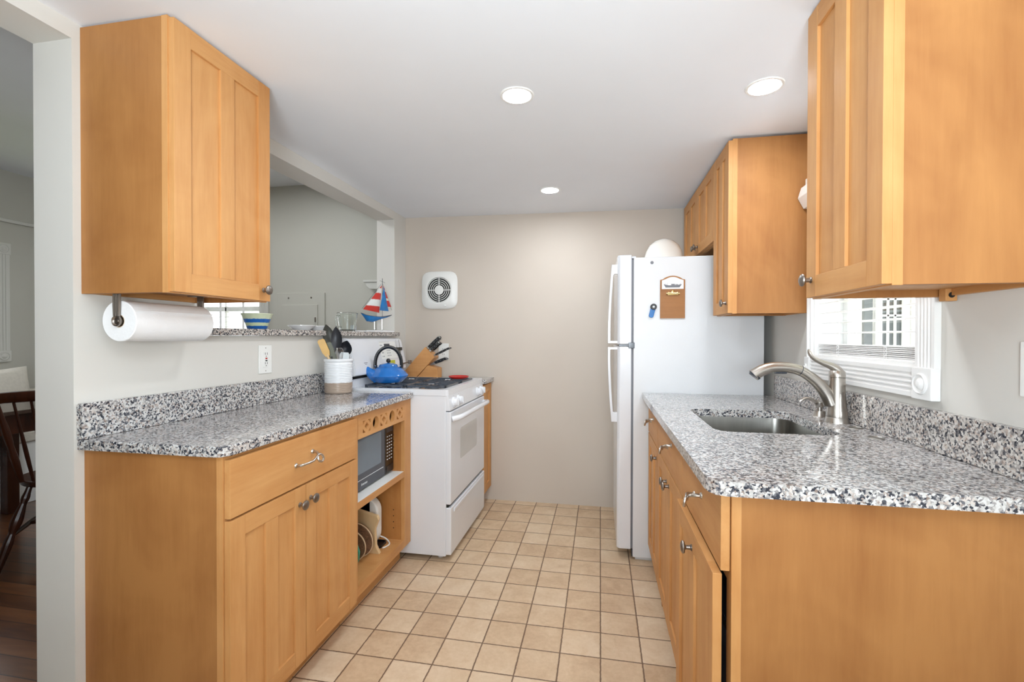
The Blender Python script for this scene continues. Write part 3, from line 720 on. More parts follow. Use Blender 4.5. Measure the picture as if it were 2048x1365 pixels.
# ------------------------------------------------------------------ fridge
FYN, FYX = 2.599, 3.31
t = thing('refrigerator', 'white two door top freezer refrigerator against the right wall', 'refrigerator', (.5, 2.95, 0))
mb = MB(); mb.box(.176, .828, FYN, FYX, .018, 1.6395, .004); mb.box(.19, .82, FYN+.02, FYX-.02, .0, .02); obj('body', mb, M['whitetex'], t)
mb = MB(); mb.box(.162, .178, FYN+.012, FYX-.012, .06, 1.632); obj('gasket', mb, M['greytext'], t)
def fdoor(z0, z1):
    mb = MB(); mb.prism([(.166, FYN+.002), (.166, FYX-.002), (.104, FYX-.002), (.092, FYX-.016), (.090, FYX-.05), (.090, FYN+.05), (.092, FYN+.016), (.104, FYN+.002)], 'z', z0, z1, bev=.005, seg=3)
    return obj('door', mb, M['white'], t)
dl = fdoor(.058, 1.160); du = fdoor(1.172, 1.6555)
def fhandle(parent, za, zb, zbroad, top):
    """bowed bar: za end by the door gap, zb far end with the broad foot"""
    mb = MB(); y0, y1 = FYN+.022, FYN+.052; sg = 1 if zb > za else -1; L = abs(zb-za)
    n = 14; outer, inner = [], []
    for k in range(n+1):
        u = k/n; z = za+sg*L*u; xo = .041+.020*max(0, (u-.15)/.85)**1.6
        outer.append((xo, z)); inner.append((xo+.0135, z))
    foot0 = [(.094, zb), (.094, zb-sg*.052), (inner[-2][0]+.002, zb-sg*.052)]
    a = [p for p in inner if abs(p[1]-za) > .014 and abs(p[1]-zb) > .055]
    poly = outer+foot0+a[::-1]+[(inner[0][0], za+sg*.014), (.094, za+sg*.014), (.094, za)]
    mb.prism(poly, 'y', y0, y1, bev=.0025); return obj('handle', mb, M['white'], parent)
fhandle(du, 1.176, 1.608, .05, True); fhandle(dl, 1.156, .745, .05, False)
mb = MB(); mb.box(.10, .172, FYN+.004, FYN+.03, 1.161, 1.171, .001); mb.box(.150, .182, FYN-.003, FYN+.02, 1.150, 1.182, .002); obj('centre_hinge', mb, M['iron'], t)
mb = MB(); mb.box(.17, .19, FYN+.01, FYX-.01, .018, .055, .002); obj('toe_grille', mb, M['slate'], t)
mb = MB(); mb.lathe([(0, 0), (.0085, 0), (.0085, .0012), (.006, .0015), (0, .0008)], (.2706, FYN, 1.6095), (0, -1, 0), 18); obj('screw_plug', mb, M['greytext'], t)
mb = MB(); mb.box(.10, .19, FYN+.03, FYN+.08, 1.6395, 1.652, .003); obj('hinge_cover', mb, M['white'], t)
# white dome on top
mb = MB()
mb.lathe([(.106, 0), (.110, .004), (.109, .014), (.106, .034), (.098, .074), (.082, .106), (.056, .130), (.024, .1435), (.010, .1465), (0, .147)], (.365, 2.86, 1.6400), (0, 0, 1), 40, fn=lambda r, h, a: r*(1+.06*max(0, -cos(a))*(1 if h < .05 else .5)))
mb.box(.243, .262, 2.845, 2.875, 1.641, 1.659, .006, seg=3)
tag(obj('white_dome_cover', mb, M['dome'], ang=45), 'glossy white domed cover sitting on top of the fridge', 'cover')
# clipboard on its side
t = thing('clipboard', 'small wooden note clipboard with arched ship picture on the fridge side', 'clipboard', (.376, FYN, 1.31))
x0, x1, zb, zt, za = .3125, .4385, 1.3105, 1.515, 1.5365
arch = [(x1, zt), (x1-.012, zt+.003)]
for k in range(1, 10):
    u = k/10; arch.append((x1-.012-(x1-x0-.024)*u, zt+.003+(za-zt-.003)*sin(pi*u)**.8))
arch += [(x0+.012, zt+.003), (x0, zt)]
mb = MB(); mb.prism([(x0, zb), (x1, zb)]+arch, 'y', FYN-.009, FYN-.0005, bev=.001); obj('board', mb, M['clip'], t)
mb = MB(); q = [(x1-.008, 1.466), (x1-.008, zt-.003)]+[(a*.88+.3755*.12, b-.007) for a, b in arch[2:-2]]+[(x0+.008, zt-.003), (x0+.008, 1.466)]
mb.prism(q, 'y', FYN-.0105, FYN-.0088); obj('picture', mb, M['paper'], t)
mb = MB(); hx = .376
mb.prism([(hx-.047, 1.492), (hx-.036, 1.474), (hx+.034, 1.474), (hx+.046, 1.491), (hx+.02, 1.4865), (hx-.02, 1.4855)], 'y', FYN-.0112, FYN-.0104)
mb.box(hx-.008, hx+.010, FYN-.0112, FYN-.0104, 1.486, 1.4925); mb.box(hx+.012, hx+.026, FYN-.0112, FYN-.0104, 1.487, 1.4905)
for a, b in ((-.030, 1.500), (-.042, 1.497), (.036, 1.497)): mb.tube([(hx+a, FYN-.0108, 1.488), (hx+a+.004, FYN-.0108, b)], .0005, 5)
obj('ship_print', mb, M['greytext'], t)
mb = MB(); mb.cyl((hx-.034, FYN-.014, 1.441), (hx+.034, FYN-.014, 1.441), .006, segs=14); mb.box(hx-.026, hx+.028, FYN-.018, FYN-.009, 1.433, 1.448, .002); mb.lathe([(0, 0), (.010, 0), (.007, .005), (0, .006)], (hx, FYN-.011, 1.451), (0, -1, 0), 14); obj('clip', mb, M['brass'], t)
t = thing('magnetic_bag_clip', 'blue and black magnetic bag clip stuck on the fridge side', 'clip', (.271, FYN, 1.32))
Rm = Matrix.Translation((.2735, FYN, 1.352)) @ Matrix.Rotation(radians(14), 4, 'Y')
mb = MB(); mb.prism(rrect(-.0125, .0125, -.038, .020, .011), 'y', -.014, -.001, bev=.003, mat=Rm); obj('grip', mb, M['bagblue'], t)
mb = MB(); mb.lathe([(0, 0), (.0165, 0), (.0165, .014), (.014, .017), (0, .017)], (0, -.001, .021), (0, -1, 0), 24, mat=Rm); mb.lathe([(0, 0), (.006, 0), (.005, .001), (0, .001)], (0, -.018, .021), (0, -1, 0), 14, 1, mat=Rm); obj('magnet_head', mb, [M['black'], M['whiteprint']], t)
# ------------------------------------------------------------------ stove
SY0, SY1 = 2.3915, 3.135
t = thing('gas_range', 'white freestanding gas range with four burners on the left', 'stove', (-1.13, 2.76, 0))
mb = MB(); mb.box(-1.46, -.812, SY0, SY1, .028, .893, .004)
for x in (-1.38, -.86):
    for y in (SY0+.06, SY1-.06): mb.cyl((x, y, 0), (x, y, .03), .016, .013, 14)
obj('body', mb, M['white'], t)
# cooktop: rim with sunken deck
mb = MB(); mb.box(-1.397, -.8035, SY0+.002, SY1-.002, .8935, .909, .002)
rim = rrect(-1.40, -.7995, SY0-.003, SY1+.003, .016, 4); inn = rrect(-1.375, -.842, SY0+.028, SY1-.028, .02, 4)
mb.prism(rim, 'z', .893, .9255, [inn[::-1]]); obj('cooktop', mb, M['white'], t)
burners = [(-1.215, 2.615), (-.965, 2.615), (-1.215, 2.915), (-.965, 2.915)]
for i, (x, y) in enumerate(burners):
    mb = MB(); mb.lathe([(0, 0), (.075, 0), (.085, .001), (.082, .0025), (.055, .0035), (.045, .003), (0, .003)], (x, y, .909), (0, 0, 1), 30); bp = obj('drip_pan', mb, M['chrome'], t)
    mb = MB(); mb.lathe([(0, 0), (.036, 0), (.034, .009), (.028, .010), (.030, .0135), (.026, .0165), (0, .017)], (x, y, .9115), (0, 0, 1), 26); obj('burner_cap', mb, M['iron'], bp)
for x, y in burners:
    mb = MB(); h = .115; zt, zb = .9335, .9245; bw = .006
    for sx, sy in ((1, 0), (-1, 0), (0, 1), (0, -1)):
        if sx: mb.box(x+sx*h-bw, x+sx*h+bw, y-h-bw, y+h+bw, zb, zt, .002)
        else: mb.box(x-h-bw, x+h+bw, y+sy*h-bw, y+sy*h+bw, zb, zt, .002)
        if sx: mb.box(min(x+sx*h, x+sx*.03), max(x+sx*h, x+sx*.03), y-.0045, y+.0045, zb-.002, zt+.0015, .0015)
        else: mb.box(x-.0045, x+.0045, min(y+sy*h, y+sy*.03), max(y+sy*h, y+sy*.03), zb-.002, zt+.0015, .0015)
    for sx in (-1, 1):
        for sy in (-1, 1): mb.box(x+sx*h-bw, x+sx*h+bw, y+sy*h-bw, y+sy*h+bw, .9095, zb+.002, .0015)
        mb.box(x+sx*h-bw*.7, x+sx*h+bw*.7, y-.006, y+.006, .9095, zb+.002, .001); mb.box(x-.006, x+.006, y+sx*h-bw*.7, y+sx*h+bw*.7, .9095, zb+.002, .001)
    obj('grate', mb, M['iron'], t)
# backguard
mb = MB(); prof = [(-1.462, .90), (-1.462, 1.185), (-1.455, 1.196), (-1.44, 1.202), (-1.405, 1.2), (-1.392, 1.192), (-1.385, 1.178), (-1.352, 1.03), (-1.352, .992), (-1.358, .986), (-1.385, .984), (-1.385, .9255), (-1.385, .90)]
mb.prism(prof, 'y', SY0+.03, SY1-.03, bev=0)
for ya, yb in ((SY0, SY0+.03), (SY1-.03, SY1)):
    sgn = -1 if ya == SY0 else 1; n = 5; yo = SY0+.03 if sgn < 0 else SY1-.03
    for k in range(n):
        u0, u1 = k/n, (k+1)/n; s0 = 1-.25*u1**2.4
        pr = [(x, .90+(z-.90)*(1-(1-s0)*(.9 if z > 1.05 else .0))) for x, z in prof]
        pr = [(x if x < -1.44 else x-(.02*u1**2 if z > .985 else 0), z) for x, z in pr]
        mb.prism(pr, 'y', min(yo+sgn*.03*u0, yo+sgn*.03*u1), max(yo+sgn*.03*u0, yo+sgn*.03*u1))
bg = obj('backguard', mb, M['white'], t, ang=32)
mb = MB(); mb.box(-1.386, -1.3842, SY0+.02, SY1-.02, .966, .984); obj('vent_slot', mb, M['dark'], bg)
slope = math.atan2(.033, .148)
def on_guard(y, z):   # a frame lying on the slanted face: x to the right along +y, y up
    x = -1.352-(z-1.03)*.033/.148
    n = Vector((cos(slope), 0, sin(slope))); u = Vector((-sin(slope), 0, cos(slope))); rgt = Vector((0, 1, 0)); p = Vector((x, y, z))+n*.0008
    return Matrix(((rgt.x, u.x, n.x, p.x), (rgt.y, u.y, n.y, p.y), (rgt.z, u.z, n.z, p.z), (0, 0, 0, 1)))
T = on_guard(2.885, 1.125)
mb = MB(); mb.box(-.125, .11, -.058, .055, -.0004, .0004, mat=T); ov = obj('oven_control_panel', mb, M['plastic'], bg)
mb = MB(); mb.box(-.06, .02, .015, .04, .0004, .0014, mat=T); obj('clock_display', mb, M['slate'], ov)
mb = MB()
for a in (-.112, -.095):
    for k in range(4): mb.lathe([(0, 0), (.0045, 0), (.004, .001), (0, .001)], (a+.003*k, .03-.024*k, .0004), (0, 0, 1), 10, mat=T)
for a in (-.03, -.01, .01):
    for k in range(3): mb.lathe([(0, 0), (.004, 0), (.0035, .001), (0, .001)], (a, -.005-.017*k, .0004), (0, 0, 1), 10, mat=T)
mb.box(-.12, .02, .050, .0515, .0004, .0008, mat=T)
obj('button', mb, M['greytext'], ov)
mb = MB()
for a, b in ((-.02, .02), (-.012, .012)): mb.box(a, b, -.002 if a < -.015 else -.010, .002 if a < -.015 else -.007, 0, .0005, mat=on_guard(2.545, 1.056))
obj('badge', mb, M['greytext'], bg)
# front
mb = MB(); mb.prism([(-.815, .812), (-.789, .812), (-.799, .893), (-.815, .893)], 'y', SY0+.003, SY1-.003, bev=.002); cp = obj('control_panel', mb, M['white'], t)
for y in (2.470, 2.560, 2.975, 3.068):
    mb = MB(); mb.lathe([(0, 0), (.030, 0), (.029, .006), (.0235, .010), (.0215, .024), (.018, .027), (0, .028)], (-.794, y, .850), (1, 0, .12), 26)
    mb.box(-.772, -.762, y-.0042, y+.0042, .833, .872, .002); mb.box(-.7925, -.792, y-.006, y-.003, .884, .888, 0, 1); kn = obj('burner_knob', mb, [M['white'], M['greytext']], cp)
mb = MB(); mb.box(-.815, -.785, SY0+.004, SY1-.004, .306, .806, .007, seg=3); od = obj('oven_door', mb, M['white'], t)
mb = MB(); mb.prism(rrect(2.565, 2.93, .512, .690, .022), 'x', -.7852, -.7842); obj('oven_window', mb, M['greywin'], od)
mb = MB()
mb.tube([(-.786, 2.425, .764), (-.772, 2.43, .767), (-.752, 2.445, .772), (-.741, 2.475, .776), (-.736, 2.55, .778), (-.735, 2.76, .7785), (-.736, 2.975, .778), (-.741, 3.05, .776), (-.752, 3.08, .772), (-.772, 3.095, .767), (-.786, 3.10, .764)], [.017, .016, .015, .0145, .014, .014, .014, .0145, .015, .016, .017], 14, smooth=2)
obj('oven_handle', mb, M['white'], od)
mb = MB(); mb.box(-.815, -.7835, SY0+.004, SY1-.004, .034, .290, .007, seg=3); mb.box(-.7838, -.777, SY0+.05, SY1-.05, .255, .275, .003); obj('storage_drawer', mb, M['white'], t)
mb = MB(); mb.box(-.814, -.80, SY0+.01, SY1-.01, .288, .307); obj('door_gap', mb, M['dark'], t)

# probes stuck on the backguard
for y, z0, z1, ln, lab in ((3.003, 1.06, 1.188, .0, 'thin steel food thermometer nearer the kettle handle on the backguard'), (3.045, 1.10, 1.19, .012, 'thin steel food thermometer at the right end of the backguard')):
    k = thing('food_thermometer', lab, 'thermometer', (-1.36, y, z0)); x = -1.352-(z0-1.03)*.223+.006; xt = -1.352-(z1-1.03)*.223+.006
    mb = MB(); mb.cyl((x, y, z0), (xt, y+ln, z1), .0022, .0014, 8); obj('probe', mb, M['pewter'], k)
    mb = MB(); zz = 1.128; mb.box(-1.374, -1.356, y-.022 if ln == 0 else y-.018, y+.016, zz-.012, zz+.010, .002); obj('holder', mb, M['char'], k)
# slim utensil at the end of the backguard
mb = MB(); mb.tube([(-1.345, 3.02, 1.022), (-1.342, 3.10, 1.029), (-1.335, 3.135, 1.033)], [.005, .004, .005], 8); mb.box(-1.345, -1.325, 3.125, 3.15, 1.018, 1.044, .004); mb.cyl((-1.335, 3.02, .985), (-1.335, 3.02, 1.025), .0045, segs=8)
tag(obj('kitchen_utensil', mb, M['pewter']), 'slim metal rod lying between the kettle and the knife block', 'utensil')
mb = MB(); mb.box(-1.350, -1.343, 2.855, 2.918, 1.030, 1.056, .002); tag(obj('yellow_tag', mb, M['lime']), 'small yellow tag on the backguard behind the kettle', 'tag')

# kettle
KX, KY, KZ = -1.262, 2.645, .9352
t = thing('kettle', 'bright blue enamel kettle with black hoop handle on the stove', 'kettle', (KX, KY, KZ))
mb = MB(); mb.lathe([(0, 0), (.078, 0), (.086, .004), (.104, .020), (.117, .036), (.119, .042), (.116, .049), (.098, .068), (.078, .086), (.062, .093), (.058, .095), (.0, .095)], (KX, KY, KZ), (0, 0, 1), 44)
mb.tube([(KX-.045, KY-.055, KZ+.036), (KX-.074, KY-.078, KZ+.056), (KX-.100, KY-.088, KZ+.090)], [.042, .030, .014], 18, smooth=2); obj('body', mb, M['kettle'], t, ang=40)
mb = MB(); mb.lathe([(.057, .0955), (.056, .100), (.050, .108), (.030, .115), (0, .117)], (KX, KY, KZ), (0, 0, 1), 36); lid = obj('lid', mb, M['kettle'], t)
mb = MB(); mb.ball((KX, KY, KZ+.130), .0135); mb.cyl((KX, KY, KZ+.114), (KX, KY, KZ+.122), .005); obj('lid_knob', mb, M['black'], lid)
mb = MB(); pts = []
for k in range(17):
    a = pi*k/16; pts.append((KX-.071*cos(a), KY-.030*cos(a), KZ+.105+.108*sin(a)**.9))
pts = [(KX-.070, KY-.030, KZ+.086)]+pts+[(KX+.070, KY+.030, KZ+.086)]
mb.tube(pts, .013, 12, flat=.75); obj('handle', mb, M['black'], t)
mb = MB()
for sg in (-1, 1): mb.cyl((KX+sg*.068, KY+sg*.029-.013, KZ+.098), (KX+sg*.068, KY+sg*.029+.013, KZ+.098), .006, segs=12)
mb.tube([(KX-.098, KY-.087, KZ+.090), (KX-.107, KY-.091, KZ+.101), (KX-.121, KY-.095, KZ+.124)], [.011, .007, .005], 10); obj('spout_cap', mb, M['chrome'], t)
# spoon rest
mb = MB(); mb.lathe([(0, 0), (.055, 0), (.065, .006), (.068, .014), (.065, .0155), (.060, .010), (.05, .006), (0, .005)], (-.925, 2.99, .9352), (0, 0, 1), 34); tag(obj('spoon_rest', mb, M['red']), 'round red dish resting on the far front burner', 'dish')

# ------------------------------------------------------------------ knife block and knives
t = thing('knife_block', 'slanted beech knife block in the far corner past the stove', 'knife block', (-1.3, 3.26, ZC))
mb = MB(); mb.prism([(-1.415, .9135), (-1.415, .945), (-1.2436, 1.1376), (-1.174, 1.061), (-1.312, .9135)], 'y', 3.20, 3.30, bev=.003)
obj('block', mb, M['block'], t)
mb = MB(); mb.prism([(-1.308, .9135), (-1.225, 1.004), (-1.150, .985), (-1.150, .9135)], 'y', 3.202, 3.298, bev=.003); obj('foot', mb, M['block'], t)
ax = Vector((.666, 0, .746)); nx = Vector((.746, 0, -.666))
def knife(base, L, r, lab, bend=.10):
    b = Vector(base); k = thing('kitchen_knife', lab, 'knife', b, group='knives in the block')
    a = ax if not bend else (ax+nx*bend).normalized(); nn = nx
    mb = MB(); R = Matrix((( nn.x, 0, a.x, b.x), (0, 1, 0, b.y), (nn.z, 0, a.z, b.z), (0, 0, 0, 1)))
    mb.prism([(-r*.8, .012), (r*.8, .012), (r, L*.5), (r*.75, L*.75), (r*1.15, L), (r*.4, L+.006), (-r*.7, L), (-r, L*.6)], 'y', -.0075, .0075, bev=.0025, mat=R @ Matrix.Identity(4)); obj('handle', mb, M['black'], k)
    mb = MB(); mb.box(-r*.85, r*.85, -.0068, .0068, -.03, .014, .001, mat=R); mb.box(-r*1.12, -r*.6, -.002, .002, .012, L*.95, .0006, mat=R); mb.box(-r*.6, r*.9, -.0078, .0078, L*.93, L+.002, .001, mat=R)
    for q in (.3, .55, .78): mb.cyl(R @ Vector((0, -.0082, L*q)), R @ Vector((0, .0082, L*q)), .0022, segs=8)
    obj('bolster', mb, M['steel'], k); return k
def topface(u, y): return (-1.2436+(.0696)*u, y, 1.1376-.0766*u)
knife(topface(.16, 3.222), .128, .0115, 'largest knife, black handle highest in the block, front slot')
knife(topface(.16, 3.252), .112, .0110, 'large black handled knife just behind the highest one')
knife(topface(.40, 3.222), .098, .0100, 'black handled knife lower down in the middle of the block')
knife(topface(.42, 3.275), .088, .0090, 'black handled knife at the rear of the block middle')
knife(topface(.82, 3.235), .135, .0085, 'slim black handled knife leaning right near the block lip', .42)
knife((-1.195, 3.245, 1.016), .110, .0125, 'thick black handled knife lowest in the block, above its foot', .5)
for y in (3.262, 3.280): pass

# ------------------------------------------------------------------ microwave and the things below it
t = thing('microwave', 'dark grey countertop microwave on the shelf of the open cabinet', 'microwave', (-1.26, 2.03, .503))
mb = MB(); mb.box(-1.46, -1.085, 1.812, 2.291, .512, .768, .004)
for x in (-1.42, -1.12):
    for y in (1.84, 2.26): mb.cyl((x, y, .503), (x, y, .514), .01, segs=10)
obj('body', mb, M['slate'], t)
mb = MB(); mb.box(-1.086, -1.064, 1.812, 2.192, .513, .767, .003); md = obj('door', mb, M['slate'], t)
mb = MB(); mb.prism(rrect(1.845, 2.148, .588, .742, .006), 'x', -1.0645, -1.0632); obj('door_window', mb, M['mwglass'], md)
mb = MB(); mb.box(-1.0645, -1.0625, 1.815, 2.17, .5585, .5605); obj('door_trim_line', mb, M['whiteprint'], md)
text_mesh('logo', 'Emerson', .016, Matrix(((0, 0, 1, -1.0636), (1, 0, 0, 1.98), (0, 1, 0, .536), (0, 0, 0, 1))), M['whiteprint'], md)
mb = MB(); mb.box(-1.086, -1.064, 2.1945, 2.291, .513, .767, .003); cpn = obj('control_panel', mb, M['blackgloss'], t)
mb = MB(); mb.box(-1.0645, -1.063, 2.21, 2.28, .722, .748); obj('clock_display', mb, M['slate'], cpn)
for r in range(8):
    for cc in range(3):
        mb = MB(); y = 2.218+.023*cc; z = .70-.0165*r; mb.box(-1.0645, -1.0632, y-.006, y+.006, z-.0022, z+.0022, .0006); obj('keypad_button', mb, M['whiteprint'], cpn)
mb = MB(); mb.box(-1.0645, -1.062, 2.205, 2.282, .52, .552, .002); obj('door_release', mb, M['black'], cpn)
# lower shelf: boards and trays standing on edge (local frames tilted against each other)
ZS = .1405
mb = MB(); Rb = Matrix.Translation((-1.20, 2.142, ZS)) @ Matrix.Rotation(radians(7), 4, 'X')
brd = [(-.17, 0), (.137, 0), (.120, .04), (.120, .125), (.143, .178), (.137, .197), (-.02, .238), (-.17, .238)]
mb.prism(brd, 'y', -.014, .006, bev=.003, mat=Rb); tag(obj('cutting_board', mb, M['board']), 'pale maple cutting board on edge in the open cabinet', 'cutting board')
def disc(y, x, r, tilt, name, lab, cat, m, th=.012, rim=None, g=None):
    Rd = Matrix.Translation((x, y, ZS)) @ Matrix.Rotation(radians(tilt), 4, 'X')
    mb = MB(); mb.lathe([(0, -th/2), (r-.002, -th/2), (r, -th/2+.002), (r, th/2-.002), (r-.002, th/2), (0, th/2)], (0, 0, r), (0, 1, 0), 48, mat=Rd)
    if rim: mb.tube([(r*1.006*cos(2*pi*k/48), -th/2+.001, r+r*1.006*sin(2*pi*k/48)) for k in range(48)], .003, 6, True, 1, mat=Rd)
    return tag(obj(name, mb, m if not rim else [m, rim]), lab, cat, g)
disc(2.090, -1.158, .086, 6, 'cork_trivet', 'round brown cork trivet leaning on the cutting board', 'trivet', M['cork'], .014, M['corkrim'], 'cork trivets')
disc(2.043, -1.163, .078, 6, 'cork_trivet', 'round cork trivet with pale rim, nearer of the two', 'trivet', M['cork'], .012, M['corkrim'], 'cork trivets')
t = thing('green_lid', 'teal green lid with wire handle at the left of the open cabinet', 'lid', (-1.15, 1.99, ZS))
Rd = Matrix.Translation((-1.122, 1.958, ZS)) @ Matrix.Rotation(radians(4), 4, 'X')
mb = MB(); mb.prism([(-.10, .0), (.02, .0), (.045, .05), (.05, .09), (.04, .12), (-.10, .12)], 'y', -.006, .008, bev=.003, mat=Rd); obj('disc', mb, M['teal'], t)
mb = MB(); mb.tube([Rd @ Vector(p) for p in ((.03, -.004, .10), (.035, -.004, .155), (.02, -.004, .168), (-.05, -.004, .168), (-.06, -.004, .10))], .003, 8, smooth=1); obj('wire_handle', mb, M['chrome'], t)
t = thing('small_appliance', 'white small appliance with black top behind the cutting board', 'appliance', (-1.28, 2.2, ZS))
mb = MB(); mb.prism(rrect(-1.30, -1.105, ZS+.0, ZS+.25, .07, 8), 'y', 2.19, 2.245, bev=.012, seg=3); obj('body', mb, M['plastic'], t)
mb = MB(); mb.prism(rrect(-1.285, -1.150, ZS+.215, ZS+.253, .02, 5), 'y', 2.184, 2.251, bev=.006); obj('top_grip', mb, M['black'], t)
mb = MB(); mb.tube([(-1.12, 2.249, ZS+.035), (-1.10, 2.27, ZS+.018), (-1.078, 2.262, ZS+.006), (-1.058, 2.235, ZS+.004), (-1.063, 2.205, ZS+.004), (-1.075, 2.185, ZS+.004)], .0035, 8, smooth=2); obj('power_cord', mb, M['plastic'], t)
mb = MB(); mb.prism(rrect(-1.18, -1.085, 2.178, 2.265, .02), 'z', ZS, ZS+.004, bev=.001); mb.prism(rrect(-1.18, -1.085, 2.178, 2.265, .02), 'z', ZS+.004, ZS+.010, [rrect(-1.175, -1.09, 2.183, 2.26, .017)[::-1]]); tag(obj('dark_tray', mb, M['black']), 'small dark tray under the white cord in the open cabinet', 'tray')

# ------------------------------------------------------------------ crock with utensils
CX, CY = -1.365, 2.266
t = thing('utensil_crock', 'ribbed white and taupe crock holding kitchen utensils on the left worktop', 'crock', (CX, CY, ZC))
R0 = .0690; prof = [(0, 0), (R0-.004, 0), (R0, .004)]
for k in range(17):
    z = .010+.0088*k; prof += [(R0+.0016, z), (R0+.0016, z+.004), (R0-.0008, z+.0056), (R0-.0008, z+.0076)]
prof += [(R0-.002, .163), (R0+.003, .167), (R0+.005, .174), (R0+.003, .180), (R0-.004, .182), (R0-.009, .178), (R0-.010, .02), (0, .02)]
mb = MB(); mb.lathe(prof, (CX, CY, ZC), (0, 0, 1), 48); obj('pot', mb, M['crock'], t, ang=50)
def utensil(name, lab, cat, base, tip, parts):
    """base/tip are offsets from the crock floor centre; parts: list of (partname, fn(mb, R, L), mat); local z runs up the shaft"""
    b = Vector((CX+base[0], CY+base[1], ZC+.022)); e = Vector((CX+tip[0], CY+tip[1], ZC+tip[2])); a = (e-b).normalized(); L = (e-b).length
    view = Vector((CX, CY, 0)).normalized(); fwdv = (-view-a*(-view).dot(a)).normalized(); sd = a.cross(fwdv)*-1
    R = Matrix(((sd.x, fwdv.x, a.x, b.x), (sd.y, fwdv.y, a.y, b.y), (sd.z, fwdv.z, a.z, b.z), (0, 0, 0, 1)))
    k = thing(name, lab, cat, b, group='utensils in the crock')
    for pn, fn, m in parts:
        mb = MB(); fn(mb, R, L); obj(pn, mb, m, k)
    return k
def shaft(r=.0045, top=.75): return lambda mb, R, L: mb.cyl(R @ Vector((0, 0, 0)), R @ Vector((0, 0, L*top)), r, segs=10)
def spoon(w, l, n0=0.0, cup=.014, yaw=0):
    def f(mb, R, L):
        Q = R @ Matrix.Translation((0, 0, L-l)) @ Matrix.Rotation(yaw, 4, 'Z'); nu, nv = 10, 14; vs, fs = [], []
        for th in (0, .0025):
            for i in range(nv+1):
                v = i/nv; hw = w*max(.06, sin(pi*min(1, .06+.94*v))**.75)*(1 if v < .97 else .8)
                for j in range(nu+1):
                    u = -1+2*j/nu; vs.append((hw*u, cup*(u*u-1)*sin(pi*v)-th, l*v))
        N = (nu+1)*(nv+1)
        for i in range(nv):
            for j in range(nu):
                a = i*(nu+1)+j; fs += [(a, a+1, a+nu+2, a+nu+1), (N+a+nu+1, N+a+nu+2, N+a+1, N+a)]
        for i in range(nv):
            for j in (0, nu):
                a = i*(nu+1)+j; fs.append((a, a+nu+1, N+a+nu+1, N+a))
        for j in range(nu):
            for i in (0, nv):
                a = i*(nu+1)+j; fs.append((a, a+1, N+a+1, N+a))
        mb.quads(vs, fs, mat=Q)
    return f
def blade(w0, w1, l, th=.004, r=.006):
    return lambda mb, R, L: mb.prism([(-w0, L-l), (w0, L-l), (w1, L-l*.75), (w1, L-r*1.5), (w1-r, L), (-w1+r, L), (-w1, L-r*1.5), (-w1, L-l*.75)], 'y', -th/2, th/2, bev=.001, mat=R)
def LT(lat, dep, z): return (lat*.857-dep*.516, lat*.516+dep*.857, z)
utensil('serving_spoon', 'charcoal nylon spoon standing tallest at the back left of the crock', 'spoon', LT(.012, .028, 0), LT(-.062, .030, .362), [('shaft', shaft(top=.68), M['char']), ('bowl', spoon(.030, .118, yaw=.35), M['char'])])
utensil('serving_spoon', 'black solid spoon upright in the middle of the crock', 'spoon', LT(.004, -.022, 0), LT(-.013, -.012, .350), [('shaft', shaft(top=.66), M['steel']), ('bowl', spoon(.029, .126, yaw=-.35), M['nylon'])])
utensil('ladle', 'black nylon ladle leaning right in the crock', 'ladle', LT(-.02, .02, 0), LT(.044, .020, .276), [('shaft', shaft(top=.70), M['steel']), ('bowl', spoon(.036, .090, cup=.028), M['nylon'])])
utensil('spatula', 'mustard yellow silicone spatula at the left of the crock', 'spatula', LT(.020, -.026, 0), LT(-.088, -.024, .283), [('handle', shaft(.006, .7), M['board']), ('blade', blade(.010, .0185, .095, .007), M['mustard'])])
utensil('spatula', 'olive green spatula leaning left behind the mustard one', 'spatula', LT(.015, -.006, 0), LT(-.056, .006, .266), [('handle', shaft(.005, .7), M['black']), ('blade', blade(.022, .022, .100, .005), M['olive'])])
def whisk(mb, R, L):
    for q in range(5):
        a = pi*q/5; w = .026; pts = []
        for k in range(13):
            u = k/12; s = sin(pi*u); pts.append(R @ Vector((w*cos(pi*u)*cos(a)*(.35+.65*s), w*cos(pi*u)*sin(a)*(.35+.65*s), L-.075+.075*s**.7)))
        mb.tube(pts, .0011, 6)
utensil('whisk', 'small wire balloon whisk in the front of the crock', 'whisk', LT(.008, -.040, 0), LT(.008, -.036, .240), [('handle', shaft(.005, .7), M['steel']), ('wire_loops', whisk, M['chrome'])])
utensil('turner', 'frosted grey turner at the front right of the crock', 'turner', LT(.015, -.024, 0), LT(.031, -.030, .215), [('handle', shaft(.004, .6), M['black']), ('blade', blade(.017, .024, .07, .003), M['frost'])])

